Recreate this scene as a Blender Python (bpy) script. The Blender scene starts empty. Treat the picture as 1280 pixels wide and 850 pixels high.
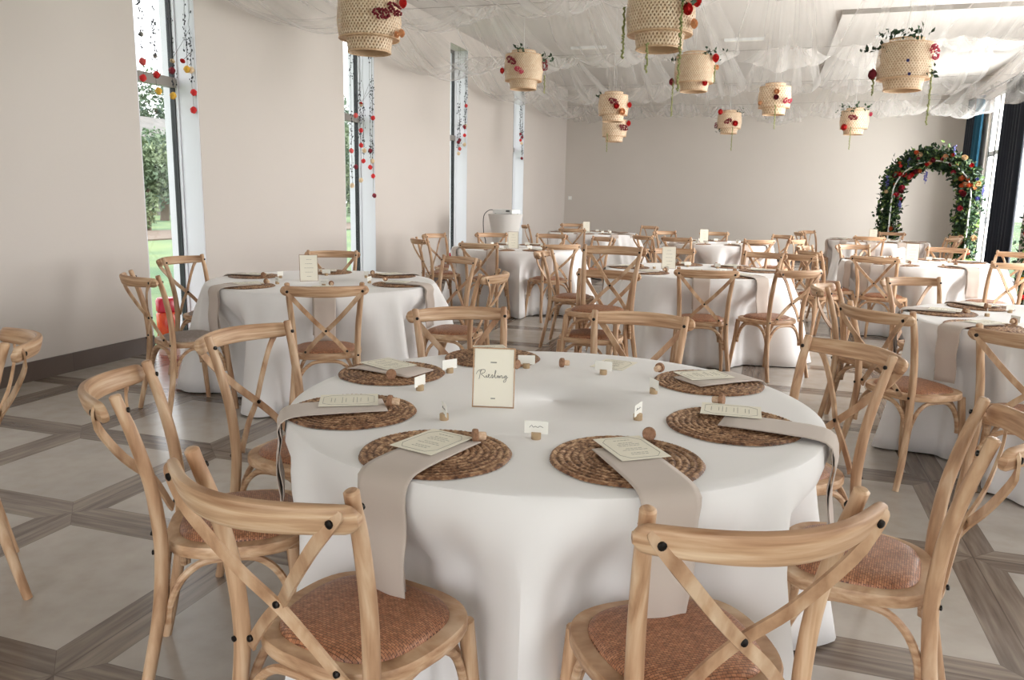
import bpy, bmesh, math, random
from mathutils import Vector, Matrix
PI=math.pi
rnd=random.Random(7)
scn=bpy.context.scene
COL=scn.collection

# ------------------------------------------------------------------ helpers
def lin(c):
    return tuple(((v/255)/12.92 if v/255<=.04045 else (((v/255)+.055)/1.055)**2.4) for v in c)+(1.0,)

class MB:
    """collects shapes and links them as ONE mesh object"""
    def __init__(s): s.v=[]; s.f=[]; s.uv=[]
    def add(s,vs,fs,uvs=None):
        o=len(s.v); s.v+= [tuple(p) for p in vs]
        for i,f in enumerate(fs):
            s.f.append(tuple(o+k for k in f)); s.uv.append(uvs[i] if uvs else None)
    def box(s,c,d,rz=0):
        cx,cy,cz=c; hx,hy,hz=d[0]/2,d[1]/2,d[2]/2; ca,sa=math.cos(rz),math.sin(rz)
        vs=[]
        for z in(-hz,hz):
            for x,y in((-hx,-hy),(hx,-hy),(hx,hy),(-hx,hy)):
                vs.append((cx+x*ca-y*sa,cy+x*sa+y*ca,cz+z))
        s.add(vs,[(3,2,1,0),(4,5,6,7),(0,1,5,4),(1,2,6,5),(2,3,7,6),(3,0,4,7)])
    def sweep(s,path,sections,normal=None,closed=False,cap=True):
        """path: points; sections: per point list of (a,b) offsets; a along side, b along normal"""
        P=[Vector(p) for p in path]; n=len(P); rings=[]; m=len(sections[0]); prev=None
        for i in range(n):
            if closed: t=P[(i+1)%n]-P[i-1]
            else: t=P[min(i+1,n-1)]-P[max(i-1,0)]
            t.normalize()
            if normal is not None:
                nn=Vector(normal(i)) if callable(normal) else Vector(normal)
            else:
                nn=prev if prev is not None else (Vector((0,0,1)) if abs(t.z)<.9 else Vector((0,1,0)))
            nn=(nn-t*nn.dot(t)); nn.normalize(); prev=nn
            sd=t.cross(nn)
            rings.append([P[i]+sd*a+nn*b for a,b in sections[i]])
        vs=[p for r in rings for p in r]; fs=[]
        for i in range(n if closed else n-1):
            j=(i+1)%n
            for k in range(m):
                l=(k+1)%m; fs.append((i*m+k,i*m+l,j*m+l,j*m+k))
        if cap and not closed:
            fs.append(tuple(range(m-1,-1,-1))); fs.append(tuple((n-1)*m+k for k in range(m)))
        s.add(vs,fs)
    def tube(s,path,r,seg=10,closed=False):
        n=len(path)
        rr=r if isinstance(r,(list,tuple)) else [r]*n
        sec=[[(rr[i]*math.cos(2*PI*k/seg),rr[i]*math.sin(2*PI*k/seg)) for k in range(seg)] for i in range(n)]
        s.sweep(path,sec,closed=closed)
    def strip(s,path,w,t,normal):
        n=len(path); ww=w if isinstance(w,(list,tuple)) else [w]*n
        sec=[[(-ww[i]/2,-t/2),(ww[i]/2,-t/2),(ww[i]/2,t/2),(-ww[i]/2,t/2)] for i in range(n)]
        s.sweep(path,sec,normal=normal)
    def lathe(s,prof,seg=32,c=(0,0,0),cap0=False,cap1=False):
        vs=[];fs=[]
        for r,z in prof:
            for k in range(seg):
                a=2*PI*k/seg; vs.append((c[0]+r*math.cos(a),c[1]+r*math.sin(a),c[2]+z))
        for i in range(len(prof)-1):
            for k in range(seg):
                l=(k+1)%seg; fs.append((i*seg+k,i*seg+l,(i+1)*seg+l,(i+1)*seg+k))
        if cap0: fs.append(tuple(range(seg-1,-1,-1)))
        if cap1: fs.append(tuple((len(prof)-1)*seg+k for k in range(seg)))
        s.add(vs,fs)
    def ball(s,c,r,seg=8,rings=5,sz=1.0):
        prof=[(max(1e-4,r*math.sin(PI*i/rings)),-r*sz*math.cos(PI*i/rings)) for i in range(rings+1)]
        s.lathe(prof,seg,c)
    def quad(s,a,b,c,d): s.add([a,b,c,d],[(0,1,2,3)])
    def leaf(s,p,size,rng,wide=.45):
        d=Vector((rng.gauss(0,1),rng.gauss(0,1),rng.gauss(0,1))).normalized()
        u=d.cross(Vector((rng.gauss(0,1),rng.gauss(0,1),rng.gauss(0,1)))).normalized(); n=d.cross(u)
        p=Vector(p); L=size; w=size*wide
        s.add([p,p+d*L*.45+u*w*.5+n*w*.2,p+d*L,p+d*L*.45-u*w*.5+n*w*.2],[(0,1,2),(0,2,3)])
    def mesh(s,name,mat,smooth=True):
        me=bpy.data.meshes.new(name); me.from_pydata(s.v,[],s.f); 
        if any(u for u in s.uv):
            ul=me.uv_layers.new(name='UVMap')
            for pi,p in enumerate(me.polygons):
                u=s.uv[pi]
                if u:
                    for k,li in enumerate(p.loop_indices): ul.data[li].uv=u[k]
        me.materials.append(mat)
        if smooth:
            me.polygons.foreach_set('use_smooth',[True]*len(me.polygons))
            if hasattr(me,'set_sharp_from_angle'): me.set_sharp_from_angle(angle=math.radians(42))
        me.validate(); me.update(); return me
    def build(s,name,mat,parent=None,smooth=True,loc=(0,0,0),rz=0):
        return obj(name,s.mesh(name,mat,smooth),parent,loc,rz)

def obj(name,me,parent=None,loc=(0,0,0),rz=0):
    o=bpy.data.objects.new(name,me); COL.objects.link(o); o.location=loc; o.rotation_euler=(0,0,rz)
    if parent: o.parent=parent
    return o
def tag(o,label=None,cat=None,group=None,kind=None):
    if label: o['label']=label
    if cat: o['category']=cat
    if group: o['group']=group
    if kind: o['kind']=kind
    return o
def empty(name,loc=(0,0,0),rz=0):
    o=bpy.data.objects.new(name,None); COL.objects.link(o); o.location=loc; o.rotation_euler=(0,0,rz)
    o.empty_display_size=.05; return o
def kids(o): return [c for c in COL.objects if c.parent==o]
KID={}
def copy_tree(o,parent=None):
    c=o.copy(); COL.objects.link(c)
    if parent: c.parent=parent
    if o.name not in KID: KID[o.name]=kids(o)
    for k in KID[o.name]: copy_tree(k,c)
    return c
def struct(o): o['kind']='structure'; return o
def smoothpath(pts,sub=6,closed=False):
    P=[Vector(p) for p in pts]; n=len(P); out=[]
    rng=range(n) if closed else range(n-1)
    for i in rng:
        if closed: a,b,c,d=P[i-1],P[i],P[(i+1)%n],P[(i+2)%n]
        else: a,b,c,d=P[max(i-1,0)],P[i],P[i+1],P[min(i+2,n-1)]
        for k in range(sub):
            t=k/sub
            out.append(.5*((2*b)+(c-a)*t+(2*a-5*b+4*c-d)*t*t+(3*b-a-3*c+d)*t**3))
    if not closed: out.append(P[-1])
    return out

# ------------------------------------------------------------------ materials
def newmat(name):
    m=bpy.data.materials.new(name); m.use_nodes=True; nt=m.node_tree
    return m,nt,nt.nodes['Principled BSDF'],nt.nodes,nt.links
def ramp(N,stops):
    r=N.new('ShaderNodeValToRGB'); e=r.color_ramp.elements
    while len(e)<len(stops): e.new(.5)
    for i,(p,c) in enumerate(stops): e[i].position=p; e[i].color=lin(c)
    return r
def flat(name,c,rough=.6,metal=0,spec=.5):
    m,nt,b,N,L=newmat(name); b.inputs['Base Color'].default_value=lin(c); b.inputs['Roughness'].default_value=rough
    b.inputs['Metallic'].default_value=metal; b.inputs['Specular IOR Level'].default_value=spec; return m
def noisy(name,c1,c2,scale=(20,20,20),rough=.7,bump=0,detail=3,bscale=None,coord='Object',rand=0,spec=.4,dist=.002):
    m,nt,b,N,L=newmat(name)
    tc=N.new('ShaderNodeTexCoord'); mp=N.new('ShaderNodeMapping'); mp.inputs['Scale'].default_value=scale
    no=N.new('ShaderNodeTexNoise'); no.inputs['Scale'].default_value=1; no.inputs['Detail'].default_value=detail
    L.new(tc.outputs[coord],mp.inputs[0]); 
    if rand:
        oi=N.new('ShaderNodeObjectInfo'); va=N.new('ShaderNodeVectorMath'); va.operation='ADD'
        mu=N.new('ShaderNodeMath'); mu.operation='MULTIPLY'; mu.inputs[1].default_value=37
        L.new(oi.outputs['Random'],mu.inputs[0]); L.new(mp.outputs[0],va.inputs[0]); L.new(mu.outputs[0],va.inputs[1]); L.new(va.outputs[0],no.inputs['Vector'])
    else: L.new(mp.outputs[0],no.inputs['Vector'])
    r=ramp(N,[(.3,c1),(.7,c2)]); L.new(no.outputs['Fac'],r.inputs[0])
    L.new(r.outputs[0],b.inputs['Base Color']); b.inputs['Roughness'].default_value=rough; b.inputs['Specular IOR Level'].default_value=spec
    if bump:
        bp=N.new('ShaderNodeBump'); bp.inputs['Strength'].default_value=bump; bp.inputs['Distance'].default_value=dist
        L.new(no.outputs['Fac'],bp.inputs['Height']); L.new(bp.outputs[0],b.inputs['Normal'])
    return m
M={}
def woodmat(name,scale,cs):
    m,nt,b,N,L=newmat(name)
    tc=N.new('ShaderNodeTexCoord'); mp=N.new('ShaderNodeMapping'); mp.inputs['Scale'].default_value=scale
    oi=N.new('ShaderNodeObjectInfo'); mu=N.new('ShaderNodeMath'); mu.operation='MULTIPLY'; mu.inputs[1].default_value=41
    va=N.new('ShaderNodeVectorMath'); va.operation='ADD'
    L.new(oi.outputs['Random'],mu.inputs[0]); L.new(tc.outputs['Object'],mp.inputs[0]); L.new(mp.outputs[0],va.inputs[0]); L.new(mu.outputs[0],va.inputs[1])
    n1=N.new('ShaderNodeTexNoise'); n1.inputs['Scale'].default_value=1.0; n1.inputs['Detail'].default_value=5; n1.inputs['Distortion'].default_value=.25
    n2=N.new('ShaderNodeTexNoise'); n2.inputs['Scale'].default_value=.22; n2.inputs['Detail'].default_value=2
    L.new(va.outputs[0],n1.inputs['Vector']); L.new(va.outputs[0],n2.inputs['Vector'])
    r1=ramp(N,[(.28,cs[0]),(.5,cs[1]),(.72,cs[2])]); L.new(n1.outputs['Fac'],r1.inputs[0])
    r2=ramp(N,[(.3,(200,168,142)),(.7,(255,250,242))]); L.new(n2.outputs['Fac'],r2.inputs[0])
    mx=N.new('ShaderNodeMix'); mx.data_type='RGBA'; mx.blend_type='MULTIPLY'; mx.inputs['Factor'].default_value=.5
    L.new(r1.outputs[0],mx.inputs['A']); L.new(r2.outputs[0],mx.inputs['B'])
    hs=N.new('ShaderNodeHueSaturation'); mr=N.new('ShaderNodeMapRange'); mr.inputs['To Min'].default_value=.9; mr.inputs['To Max'].default_value=1.08
    L.new(oi.outputs['Random'],mr.inputs[0]); L.new(mr.outputs[0],hs.inputs['Value']); L.new(mx.outputs['Result'],hs.inputs['Color'])
    L.new(hs.outputs[0],b.inputs['Base Color'])
    b.inputs['Roughness'].default_value=.48; b.inputs['Specular IOR Level'].default_value=.4
    bp=N.new('ShaderNodeBump'); bp.inputs['Strength'].default_value=.25; bp.inputs['Distance'].default_value=.002
    L.new(n1.outputs['Fac'],bp.inputs['Height']); L.new(bp.outputs[0],b.inputs['Normal'])
    return m
OAK=[(158,120,90),(200,166,134),(224,200,172)]
M['wood_z']=woodmat('oak_upright',(70,22,4),OAK)
M['wood_x']=woodmat('oak_crosswise',(4,9,80),OAK)
M['wood_d']=woodmat('oak_diagonal',(22,14,11),OAK)
M['wood_y']=woodmat('oak_seat',(9,16,60),OAK)

def rattan(name,cs):
    m,nt,b,N,L=newmat(name)
    tc=N.new('ShaderNodeTexCoord'); br=N.new('ShaderNodeTexBrick')
    br.inputs['Scale'].default_value=1; br.inputs['Brick Width'].default_value=.011; br.inputs['Row Height'].default_value=.0055
    br.inputs['Mortar Size'].default_value=.0007; br.inputs['Mortar Smooth'].default_value=.6; br.offset=.5
    br.inputs['Color1'].default_value=lin(cs[1]); br.inputs['Color2'].default_value=lin(cs[2]); br.inputs['Mortar'].default_value=lin(cs[0])
    L.new(tc.outputs['Object'],br.inputs['Vector'])
    no=N.new('ShaderNodeTexNoise'); no.inputs['Scale'].default_value=90; L.new(tc.outputs['Object'],no.inputs['Vector'])
    r=ramp(N,[(.3,(170,160,150)),(.7,(255,250,245))]); L.new(no.outputs['Fac'],r.inputs[0])
    mx=N.new('ShaderNodeMix'); mx.data_type='RGBA'; mx.blend_type='MULTIPLY'; mx.inputs['Factor'].default_value=.7
    L.new(br.outputs['Color'],mx.inputs['A']); L.new(r.outputs[0],mx.inputs['B']); L.new(mx.outputs['Result'],b.inputs['Base Color'])
    bp=N.new('ShaderNodeBump'); bp.inputs['Strength'].default_value=.6; bp.inputs['Distance'].default_value=.002; bp.invert=True
    L.new(br.outputs['Fac'],bp.inputs['Height']); L.new(bp.outputs[0],b.inputs['Normal'])
    b.inputs['Roughness'].default_value=.42; return m
M['rattan']=rattan('woven_rattan',[(98,56,36),(174,116,82),(200,144,108)])
M['grey_pad']=noisy('grey_seat_fabric',(140,128,122),(160,148,142),(60,60,60),.9)

def clothmat(name,c,bumpk=.3,trans=0):
    m,nt,b,N,L=newmat(name); b.inputs['Base Color'].default_value=lin(c); b.inputs['Roughness'].default_value=.85
    b.inputs['Sheen Weight'].default_value=.15
    tc=N.new('ShaderNodeTexCoord'); no=N.new('ShaderNodeTexNoise'); no.inputs['Scale'].default_value=5; no.inputs['Detail'].default_value=3
    L.new(tc.outputs['Object'],no.inputs['Vector']); bp=N.new('ShaderNodeBump'); bp.inputs['Strength'].default_value=bumpk; bp.inputs['Distance'].default_value=.02
    L.new(no.outputs['Fac'],bp.inputs['Height']); L.new(bp.outputs[0],b.inputs['Normal'])
    if trans:
        tr=N.new('ShaderNodeBsdfTranslucent'); tr.inputs[0].default_value=lin(c); mx=N.new('ShaderNodeMixShader'); mx.inputs[0].default_value=trans
        L.new(b.outputs[0],mx.inputs[1]); L.new(tr.outputs[0],mx.inputs[2]); L.new(mx.outputs[0],N['Material Output'].inputs[0])
    return m
M['cloth']=clothmat('white_tablecloth',(234,231,230),.2)
M['napkin']=clothmat('beige_napkin',(196,182,172),.15)
M['curtain']=clothmat('navy_curtain',(16,24,38),.1)
M['curtain_lit']=clothmat('navy_curtain_lit',(38,98,124),.1,.55)  # navy cloth coloured teal to paint the window light coming through it
M['spandex']=clothmat('white_stretch_cover',(214,210,206),.05)

def seagrass():
    m,nt,b,N,L=newmat('woven_seagrass')
    tc=N.new('ShaderNodeTexCoord'); n1=N.new('ShaderNodeTexNoise'); n1.inputs['Scale'].default_value=85; n1.inputs['Detail'].default_value=3
    n2=N.new('ShaderNodeTexNoise'); n2.inputs['Scale'].default_value=9
    L.new(tc.outputs['Object'],n1.inputs['Vector']); L.new(tc.outputs['Object'],n2.inputs['Vector'])
    r=ramp(N,[(.34,(104,72,52)),(.5,(178,140,108)),(.66,(226,194,160))]); L.new(n1.outputs['Fac'],r.inputs[0])
    r2=ramp(N,[(.35,(190,170,155)),(.65,(255,250,245))]); L.new(n2.outputs['Fac'],r2.inputs[0])
    mx=N.new('ShaderNodeMix'); mx.data_type='RGBA'; mx.blend_type='MULTIPLY'; mx.inputs['Factor'].default_value=.8
    L.new(r.outputs[0],mx.inputs['A']); L.new(r2.outputs[0],mx.inputs['B'])
    wv=N.new('ShaderNodeTexWave'); wv.wave_type='RINGS'; wv.rings_direction='Z'; wv.inputs['Scale'].default_value=19.1; wv.inputs['Distortion'].default_value=1.2; wv.inputs['Detail'].default_value=1; wv.inputs['Detail Scale'].default_value=6
    L.new(tc.outputs['Object'],wv.inputs['Vector']); r3=ramp(N,[(.05,(190,170,154)),(.5,(255,255,255))]); L.new(wv.outputs['Fac'],r3.inputs[0])
    m2=N.new('ShaderNodeMix'); m2.data_type='RGBA'; m2.blend_type='MULTIPLY'; m2.inputs['Factor'].default_value=.9
    L.new(mx.outputs['Result'],m2.inputs['A']); L.new(r3.outputs[0],m2.inputs['B']); L.new(m2.outputs['Result'],b.inputs['Base Color'])
    b.inputs['Roughness'].default_value=.6; return m
M['seagrass']=seagrass()
M['card']=flat('cream_card',(240,234,218),.7)
M['white_card']=flat('white_card',(242,240,232),.7)
M['ink']=flat('grey_ink',(150,146,136),.8)
M['dark_ink']=flat('dark_ink',(40,40,40),.8)
M['gold']=flat('brushed_gold',(190,164,130),.4,.4)
M['bronze']=flat('bronze_frame',(150,118,88),.4,.5)
M['cork']=noisy('pale_cork',(196,162,132),(226,198,170),(160,160,160),.8)
M['cork_dark']=noisy('dark_cork',(132,96,72),(170,130,102),(160,160,160),.8)
M['bolt']=flat('dark_bolt',(38,34,32),.35,.8)
M['bamboo']=noisy('woven_bamboo',(232,202,170),(250,230,204),(30,30,30),.6)
M['bamboo_rim']=noisy('bamboo_rim',(206,168,132),(230,200,168),(40,40,40),.6)
M['leaf']=noisy('dark_leaf',(18,36,24),(50,80,44),(14,14,14),.6)
M['leaf_light']=noisy('light_leaf',(70,108,48),(140,160,88),(14,14,14),.6)
M['amaranth']=noisy('green_tassel',(112,120,72),(168,168,112),(90,90,90),.8)
M['stem']=flat('dry_stem',(70,62,56),.8)
M['berry']=flat('dark_berry',(34,36,48),.6)
for n,c in dict(red=(206,36,36),maroon=(128,24,42),coral=(214,86,82),yellow=(226,176,62),cream=(226,200,164),peach=(232,178,134),pink=(196,66,92),orange=(206,98,52),blue=(98,98,168),grey=(150,146,140)).items():
    M[n]=flat(n+'_petal',c,.7)
M['frame_white']=flat('white_frame',(226,228,228),.4)
M['frame_black']=flat('black_frame',(18,22,26),.5)
M['frame_grey']=flat('grey_frame',(136,130,124),.4)
M['wall']=noisy('painted_wall',(202,194,188),(206,198,192),(.6,.6,.6),.75,spec=.25)
M['wall_back']=noisy('painted_back_wall',(198,191,184),(203,196,189),(.6,.6,.6),.75,spec=.25)
M['reveal']=flat('window_reveal_paint',(222,222,228),.6)
M['ceiling']=flat('ceiling_paint',(214,210,206),.8)
def baseboard():
    m,nt,b,N,L=newmat('dark_wood_skirting')
    tc=N.new('ShaderNodeTexCoord'); br=N.new('ShaderNodeTexBrick'); br.inputs['Scale'].default_value=1
    mp=N.new('ShaderNodeMapping'); mp.inputs['Rotation'].default_value=(0,0,0)
    sx=N.new('ShaderNodeSeparateXYZ'); cb=N.new('ShaderNodeCombineXYZ'); ad=N.new('ShaderNodeMath'); ad.operation='ADD'
    L.new(tc.outputs['Object'],sx.inputs[0]); L.new(sx.outputs[0],ad.inputs[0]); L.new(sx.outputs[1],ad.inputs[1]); L.new(ad.outputs[0],cb.inputs[0]); cb.inputs[1].default_value=.9
    br.inputs['Brick Width'].default_value=.9; br.inputs['Row Height'].default_value=2; br.inputs['Mortar Size'].default_value=.001
    br.inputs['Color1'].default_value=lin((84,72,66)); br.inputs['Color2'].default_value=lin((112,98,90)); br.inputs['Mortar'].default_value=lin((30,26,24))
    L.new(cb.outputs[0],br.inputs['Vector']); L.new(br.outputs['Color'],b.inputs['Base Color']); b.inputs['Roughness'].default_value=.4
    return m
M['skirting']=baseboard()

def floormat():
    m,nt,b,N,L=newmat('stone_and_wood_floor_tiles')
    tc=N.new('ShaderNodeTexCoord'); sx=N.new('ShaderNodeSeparateXYZ'); L.new(tc.outputs['Object'],sx.inputs[0])
    def mth(op,a,b2=None,c=None):
        n=N.new('ShaderNodeMath'); n.operation=op
        for i,v in enumerate((a,b2,c)):
            if v is None: continue
            if isinstance(v,(int,float)): n.inputs[i].default_value=v
            else: L.new(v,n.inputs[i])
        return n.outputs[0]
    m_=.902
    def dist(o,off):
        u=mth('DIVIDE',mth('SUBTRACT',o,off),m_); f=mth('FRACT',u); d=mth('MINIMUM',f,mth('SUBTRACT',1.0,f))
        return mth('MULTIPLY',d,m_),mth('FLOOR',u)
    dx,ix=dist(sx.outputs[0],-3.655); dy,iy=dist(sx.outputs[1],3.333)
    dmin=mth('MINIMUM',dx,dy)
    strip=mth('LESS_THAN',dmin,.096)
    groove=mth('LESS_THAN',dmin,.0022)
    mitre=mth('LESS_THAN',mth('ABSOLUTE',mth('SUBTRACT',dx,dy)),.0016)
    edge=mth('LESS_THAN',mth('ABSOLUTE',mth('SUBTRACT',dmin,.096)),.0012)
    line=mth('MINIMUM',1.0,mth('ADD',mth('ADD',groove,mth('MULTIPLY',mitre,strip)),edge))
    alongy=mth('LESS_THAN',dx,dy)
    # grain
    def noise(vec,scale,detail,sc):
        mp=N.new('ShaderNodeMapping'); mp.inputs['Scale'].default_value=sc; L.new(vec,mp.inputs[0])
        n=N.new('ShaderNodeTexNoise'); n.inputs['Scale'].default_value=scale; n.inputs['Detail'].default_value=detail; L.new(mp.outputs[0],n.inputs['Vector']); return n.outputs['Fac']
    gy=noise(tc.outputs['Object'],1,4,(45,3,1)); gx=noise(tc.outputs['Object'],1,4,(3,45,1))
    g=N.new('ShaderNodeMix'); g.data_type='FLOAT'; L.new(alongy,g.inputs['Factor']); L.new(gx,g.inputs['A']); L.new(gy,g.inputs['B'])
    sign=mth('MULTIPLY',mth('FRACT',mth('MULTIPLY',mth('ADD',mth('ADD',mth('MULTIPLY',ix,.37),mth('MULTIPLY',iy,.61)),mth('MULTIPLY',alongy,.45)),1.0)),.25)
    gg=mth('ADD',g.outputs['Result'],mth('SUBTRACT',sign,.12))
    rw=ramp(N,[(.25,(92,80,72)),(.5,(124,110,99)),(.78,(152,138,126))]); L.new(gg,rw.inputs[0])
    t1=noise(tc.outputs['Object'],2.2,5,(1,1,1)); t2=noise(tc.outputs['Object'],11,4,(1,1,1))
    rt_=ramp(N,[(.3,(170,162,154)),(.7,(190,182,174))]); L.new(t1,rt_.inputs[0])
    r2=ramp(N,[(.4,(255,255,255)),(.8,(240,237,232))]); L.new(t2,r2.inputs[0])
    mt=N.new('ShaderNodeMix'); mt.data_type='RGBA'; mt.blend_type='MULTIPLY'; mt.inputs['Factor'].default_value=1
    L.new(rt_.outputs[0],mt.inputs['A']); L.new(r2.outputs[0],mt.inputs['B'])
    mx=N.new('ShaderNodeMix'); mx.data_type='RGBA'; L.new(strip,mx.inputs['Factor']); L.new(mt.outputs['Result'],mx.inputs['A']); L.new(rw.outputs[0],mx.inputs['B'])
    ml=N.new('ShaderNodeMix'); ml.data_type='RGBA'; L.new(mth('MULTIPLY',line,.55),ml.inputs['Factor']); L.new(mx.outputs['Result'],ml.inputs['A']); ml.inputs['B'].default_value=lin((64,54,48))
    L.new(ml.outputs['Result'],b.inputs['Base Color'])
    rr=N.new('ShaderNodeMapRange'); rr.inputs['To Min'].default_value=.2; rr.inputs['To Max'].default_value=.34; b.inputs['Roughness'].default_value=.23
    b.inputs['Specular IOR Level'].default_value=.5
    return m
M['floor']=floormat()

def glassmat():
    m,nt,b,N,L=newmat('clear_glass'); N.remove(b)
    t=N.new('ShaderNodeBsdfTransparent'); t.inputs[0].default_value=(.97,.975,.975,1); g=N.new('ShaderNodeBsdfGlossy'); g.inputs['Roughness'].default_value=.02
    mx=N.new('ShaderNodeMixShader'); mx.inputs[0].default_value=.05
    L.new(t.outputs[0],mx.inputs[1]); L.new(g.outputs[0],mx.inputs[2]); L.new(mx.outputs[0],N['Material Output'].inputs[0])
    return m
M['glass']=glassmat()
def sheer():
    m,nt,b,N,L=newmat('sheer_white_voile'); N.remove(b)
    uv=N.new('ShaderNodeUVMap'); mp=N.new('ShaderNodeMapping'); mp.inputs['Scale'].default_value=(7,.3,1)
    no=N.new('ShaderNodeTexNoise'); no.inputs['Scale'].default_value=1; no.inputs['Detail'].default_value=3; L.new(uv.outputs[0],mp.inputs[0]); L.new(mp.outputs[0],no.inputs['Vector'])
    r=N.new('ShaderNodeMapRange'); r.inputs['From Min'].default_value=.4; r.inputs['From Max'].default_value=.75; r.inputs['To Min'].default_value=.15; r.inputs['To Max'].default_value=.46
    L.new(no.outputs['Fac'],r.inputs[0])
    t=N.new('ShaderNodeBsdfTransparent'); d=N.new('ShaderNodeBsdfDiffuse'); d.inputs[0].default_value=lin((240,238,236)); tr=N.new('ShaderNodeBsdfTranslucent'); tr.inputs[0].default_value=lin((240,238,236))
    m1=N.new('ShaderNodeMixShader'); m1.inputs[0].default_value=.5; L.new(d.outputs[0],m1.inputs[1]); L.new(tr.outputs[0],m1.inputs[2])
    m2=N.new('ShaderNodeMixShader'); L.new(r.outputs[0],m2.inputs[0]); L.new(t.outputs[0],m2.inputs[1]); L.new(m1.outputs[0],m2.inputs[2]); L.new(m2.outputs[0],N['Material Output'].inputs[0])
    return m
M['sheer']=sheer()

# ------------------------------------------------------------------ setting
XL,XR,YB,YF,ZC=-4.96,3.8,19.3,-2.2,3.95
mb=MB(); mb.box(((XL+XR)/2,(YB+YF)/2,-.06),(XR-XL+.02,YB-YF,.12)); struct(mb.build('floor',M['floor'],smooth=False))
mb=MB(); mb.box(((XL+XR)/2,(YB+YF)/2,ZC+.15),(XR-XL+1.1,YB-YF+.4,.3)); struct(mb.build('ceiling',M['ceiling'],smooth=False))
mb=MB(); mb.box(((XL+XR)/2,YB+.15,ZC/2),(XR-XL+1.0,.3,ZC)); struct(mb.build('wall_back',M['wall_back'],smooth=False))
# left wall, 0.48 thick, with tall narrow openings
WT=.37; WINS=[(2.05,2.78),(5.33,6.05),(8.60,9.37),(11.88,12.64),(15.10,15.84)]
mb=MB(); y=YF
for a,b_ in WINS+[(YB,YB)]:
    mb.box((XL-WT/2,(y+a)/2,ZC/2),(WT,a-y,ZC)); y=b_
for a,b_ in WINS: mb.box((XL-WT/2,(a+b_)/2,ZC-.12),(WT,b_-a,.24))
WINS_V=WINS[1:]
struct(mb.build('wall_left',M['wall'],smooth=False))
# right wall: wide window openings
RW=[(-1.6,.6),(2.0,4.4),(6.0,8.4),(10.2,12.4),(14.6,17.6)]
mb=MB(); y=YF
for a,b_ in RW+[(YB,YB)]:
    mb.box((XR+.15,(y+a)/2,ZC/2),(.3,a-y,ZC)); y=b_
for a,b_ in RW: mb.box((XR+.15,(a+b_)/2,(3.45+ZC)/2),(.3,b_-a,ZC-3.45)); mb.box((XR+.15,(a+b_)/2,.05),(.3,b_-a,.1))
struct(mb.build('wall_right',M['wall'],smooth=False))
mb=MB(); mb.box((-3.73,YF-.15,ZC/2),(2.46,.3,ZC)); mb.box((2.65,YF-.15,ZC/2),(2.3,.3,ZC)); mb.box((-.5,YF-.15,3.25),(4.0,.3,1.4))  # unseen wall behind the camera, added to cut the light from there
struct(mb.build('wall_front',M['wall'],smooth=False))
# skirting boards
mb=MB(); y=YF
for a,b_ in WINS+[(YB,YB)]:
    mb.box((XL+.008,(y+a)/2,.07),(.016,a-y,.14)); y=b_
struct(mb.build('baseboard_left',M['skirting'],smooth=False))
mb=MB(); mb.box(((XL+XR)/2,YB-.008,.07),(XR-XL-.04,.016,.14)); struct(mb.build('baseboard_back',M['skirting'],smooth=False))
mb=MB(); y=YF
for a,b_ in RW+[(YB,YB)]:
    mb.box((XR-.008,(y+a)/2,.07),(.016,a-y-.01,.14)); y=b_
struct(mb.build('baseboard_right',M['skirting'],smooth=False))
# lowered ceiling step towards the back right
mb=MB(); mb.box((2.25,15.7,ZC-.03),(3.1,7.15,.06)); struct(mb.build('trim_1',M['ceiling'],smooth=False))
mb=MB(); mb.box((2.25,12.11,ZC-.03),(3.1,.02,.064)); struct(mb.build('step_shadow_strip',M['frame_grey'],smooth=False))  # grey strip painting the shadow line along the step's front edge
# windows on the left
for i,(a,b_) in enumerate(WINS):
    w=empty('window_%d'%(i+1),(XL-.255,(a+b_)/2,0)); struct(w)
    W=b_-a; top=ZC-.24
    mb=MB(); f=.035
    mb.box((0,W/2-f/2,top/2),(.05,f,top)); mb.box((0,-W/2+f/2,top/2),(.05,f,top)); mb.box((0,0,top-f/2),(.05,W-2*f,f)); mb.box((0,0,f/2),(.05,W-2*f,f))
    mb.build('window_frame',M['frame_black'],w,False)
    mb=MB(); mb.box((.012,0,2.31),(.075,W-2*f,.085)); mb.build('transom',M['frame_grey'],w,False)
    mb=MB(); mb.box((0,0,top/2),(.006,W-2*f,top-2*f)); mb.build('pane',M['glass'],w,False)
    mb=MB(); mb.box((.139,W/2-.006,top/2),(.226,.012,top)); mb.box((.139,-W/2+.006,top/2),(.226,.012,top)); mb.box((-.07,W/2-.006,top/2),(.088,.012,top)); mb.box((-.07,-W/2+.006,top/2),(.088,.012,top)); mb.box((.04,W/2-.018,top/2),(.03,.012,top)); 
    mb.build('reveal',M['reveal'],w,False)
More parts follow.
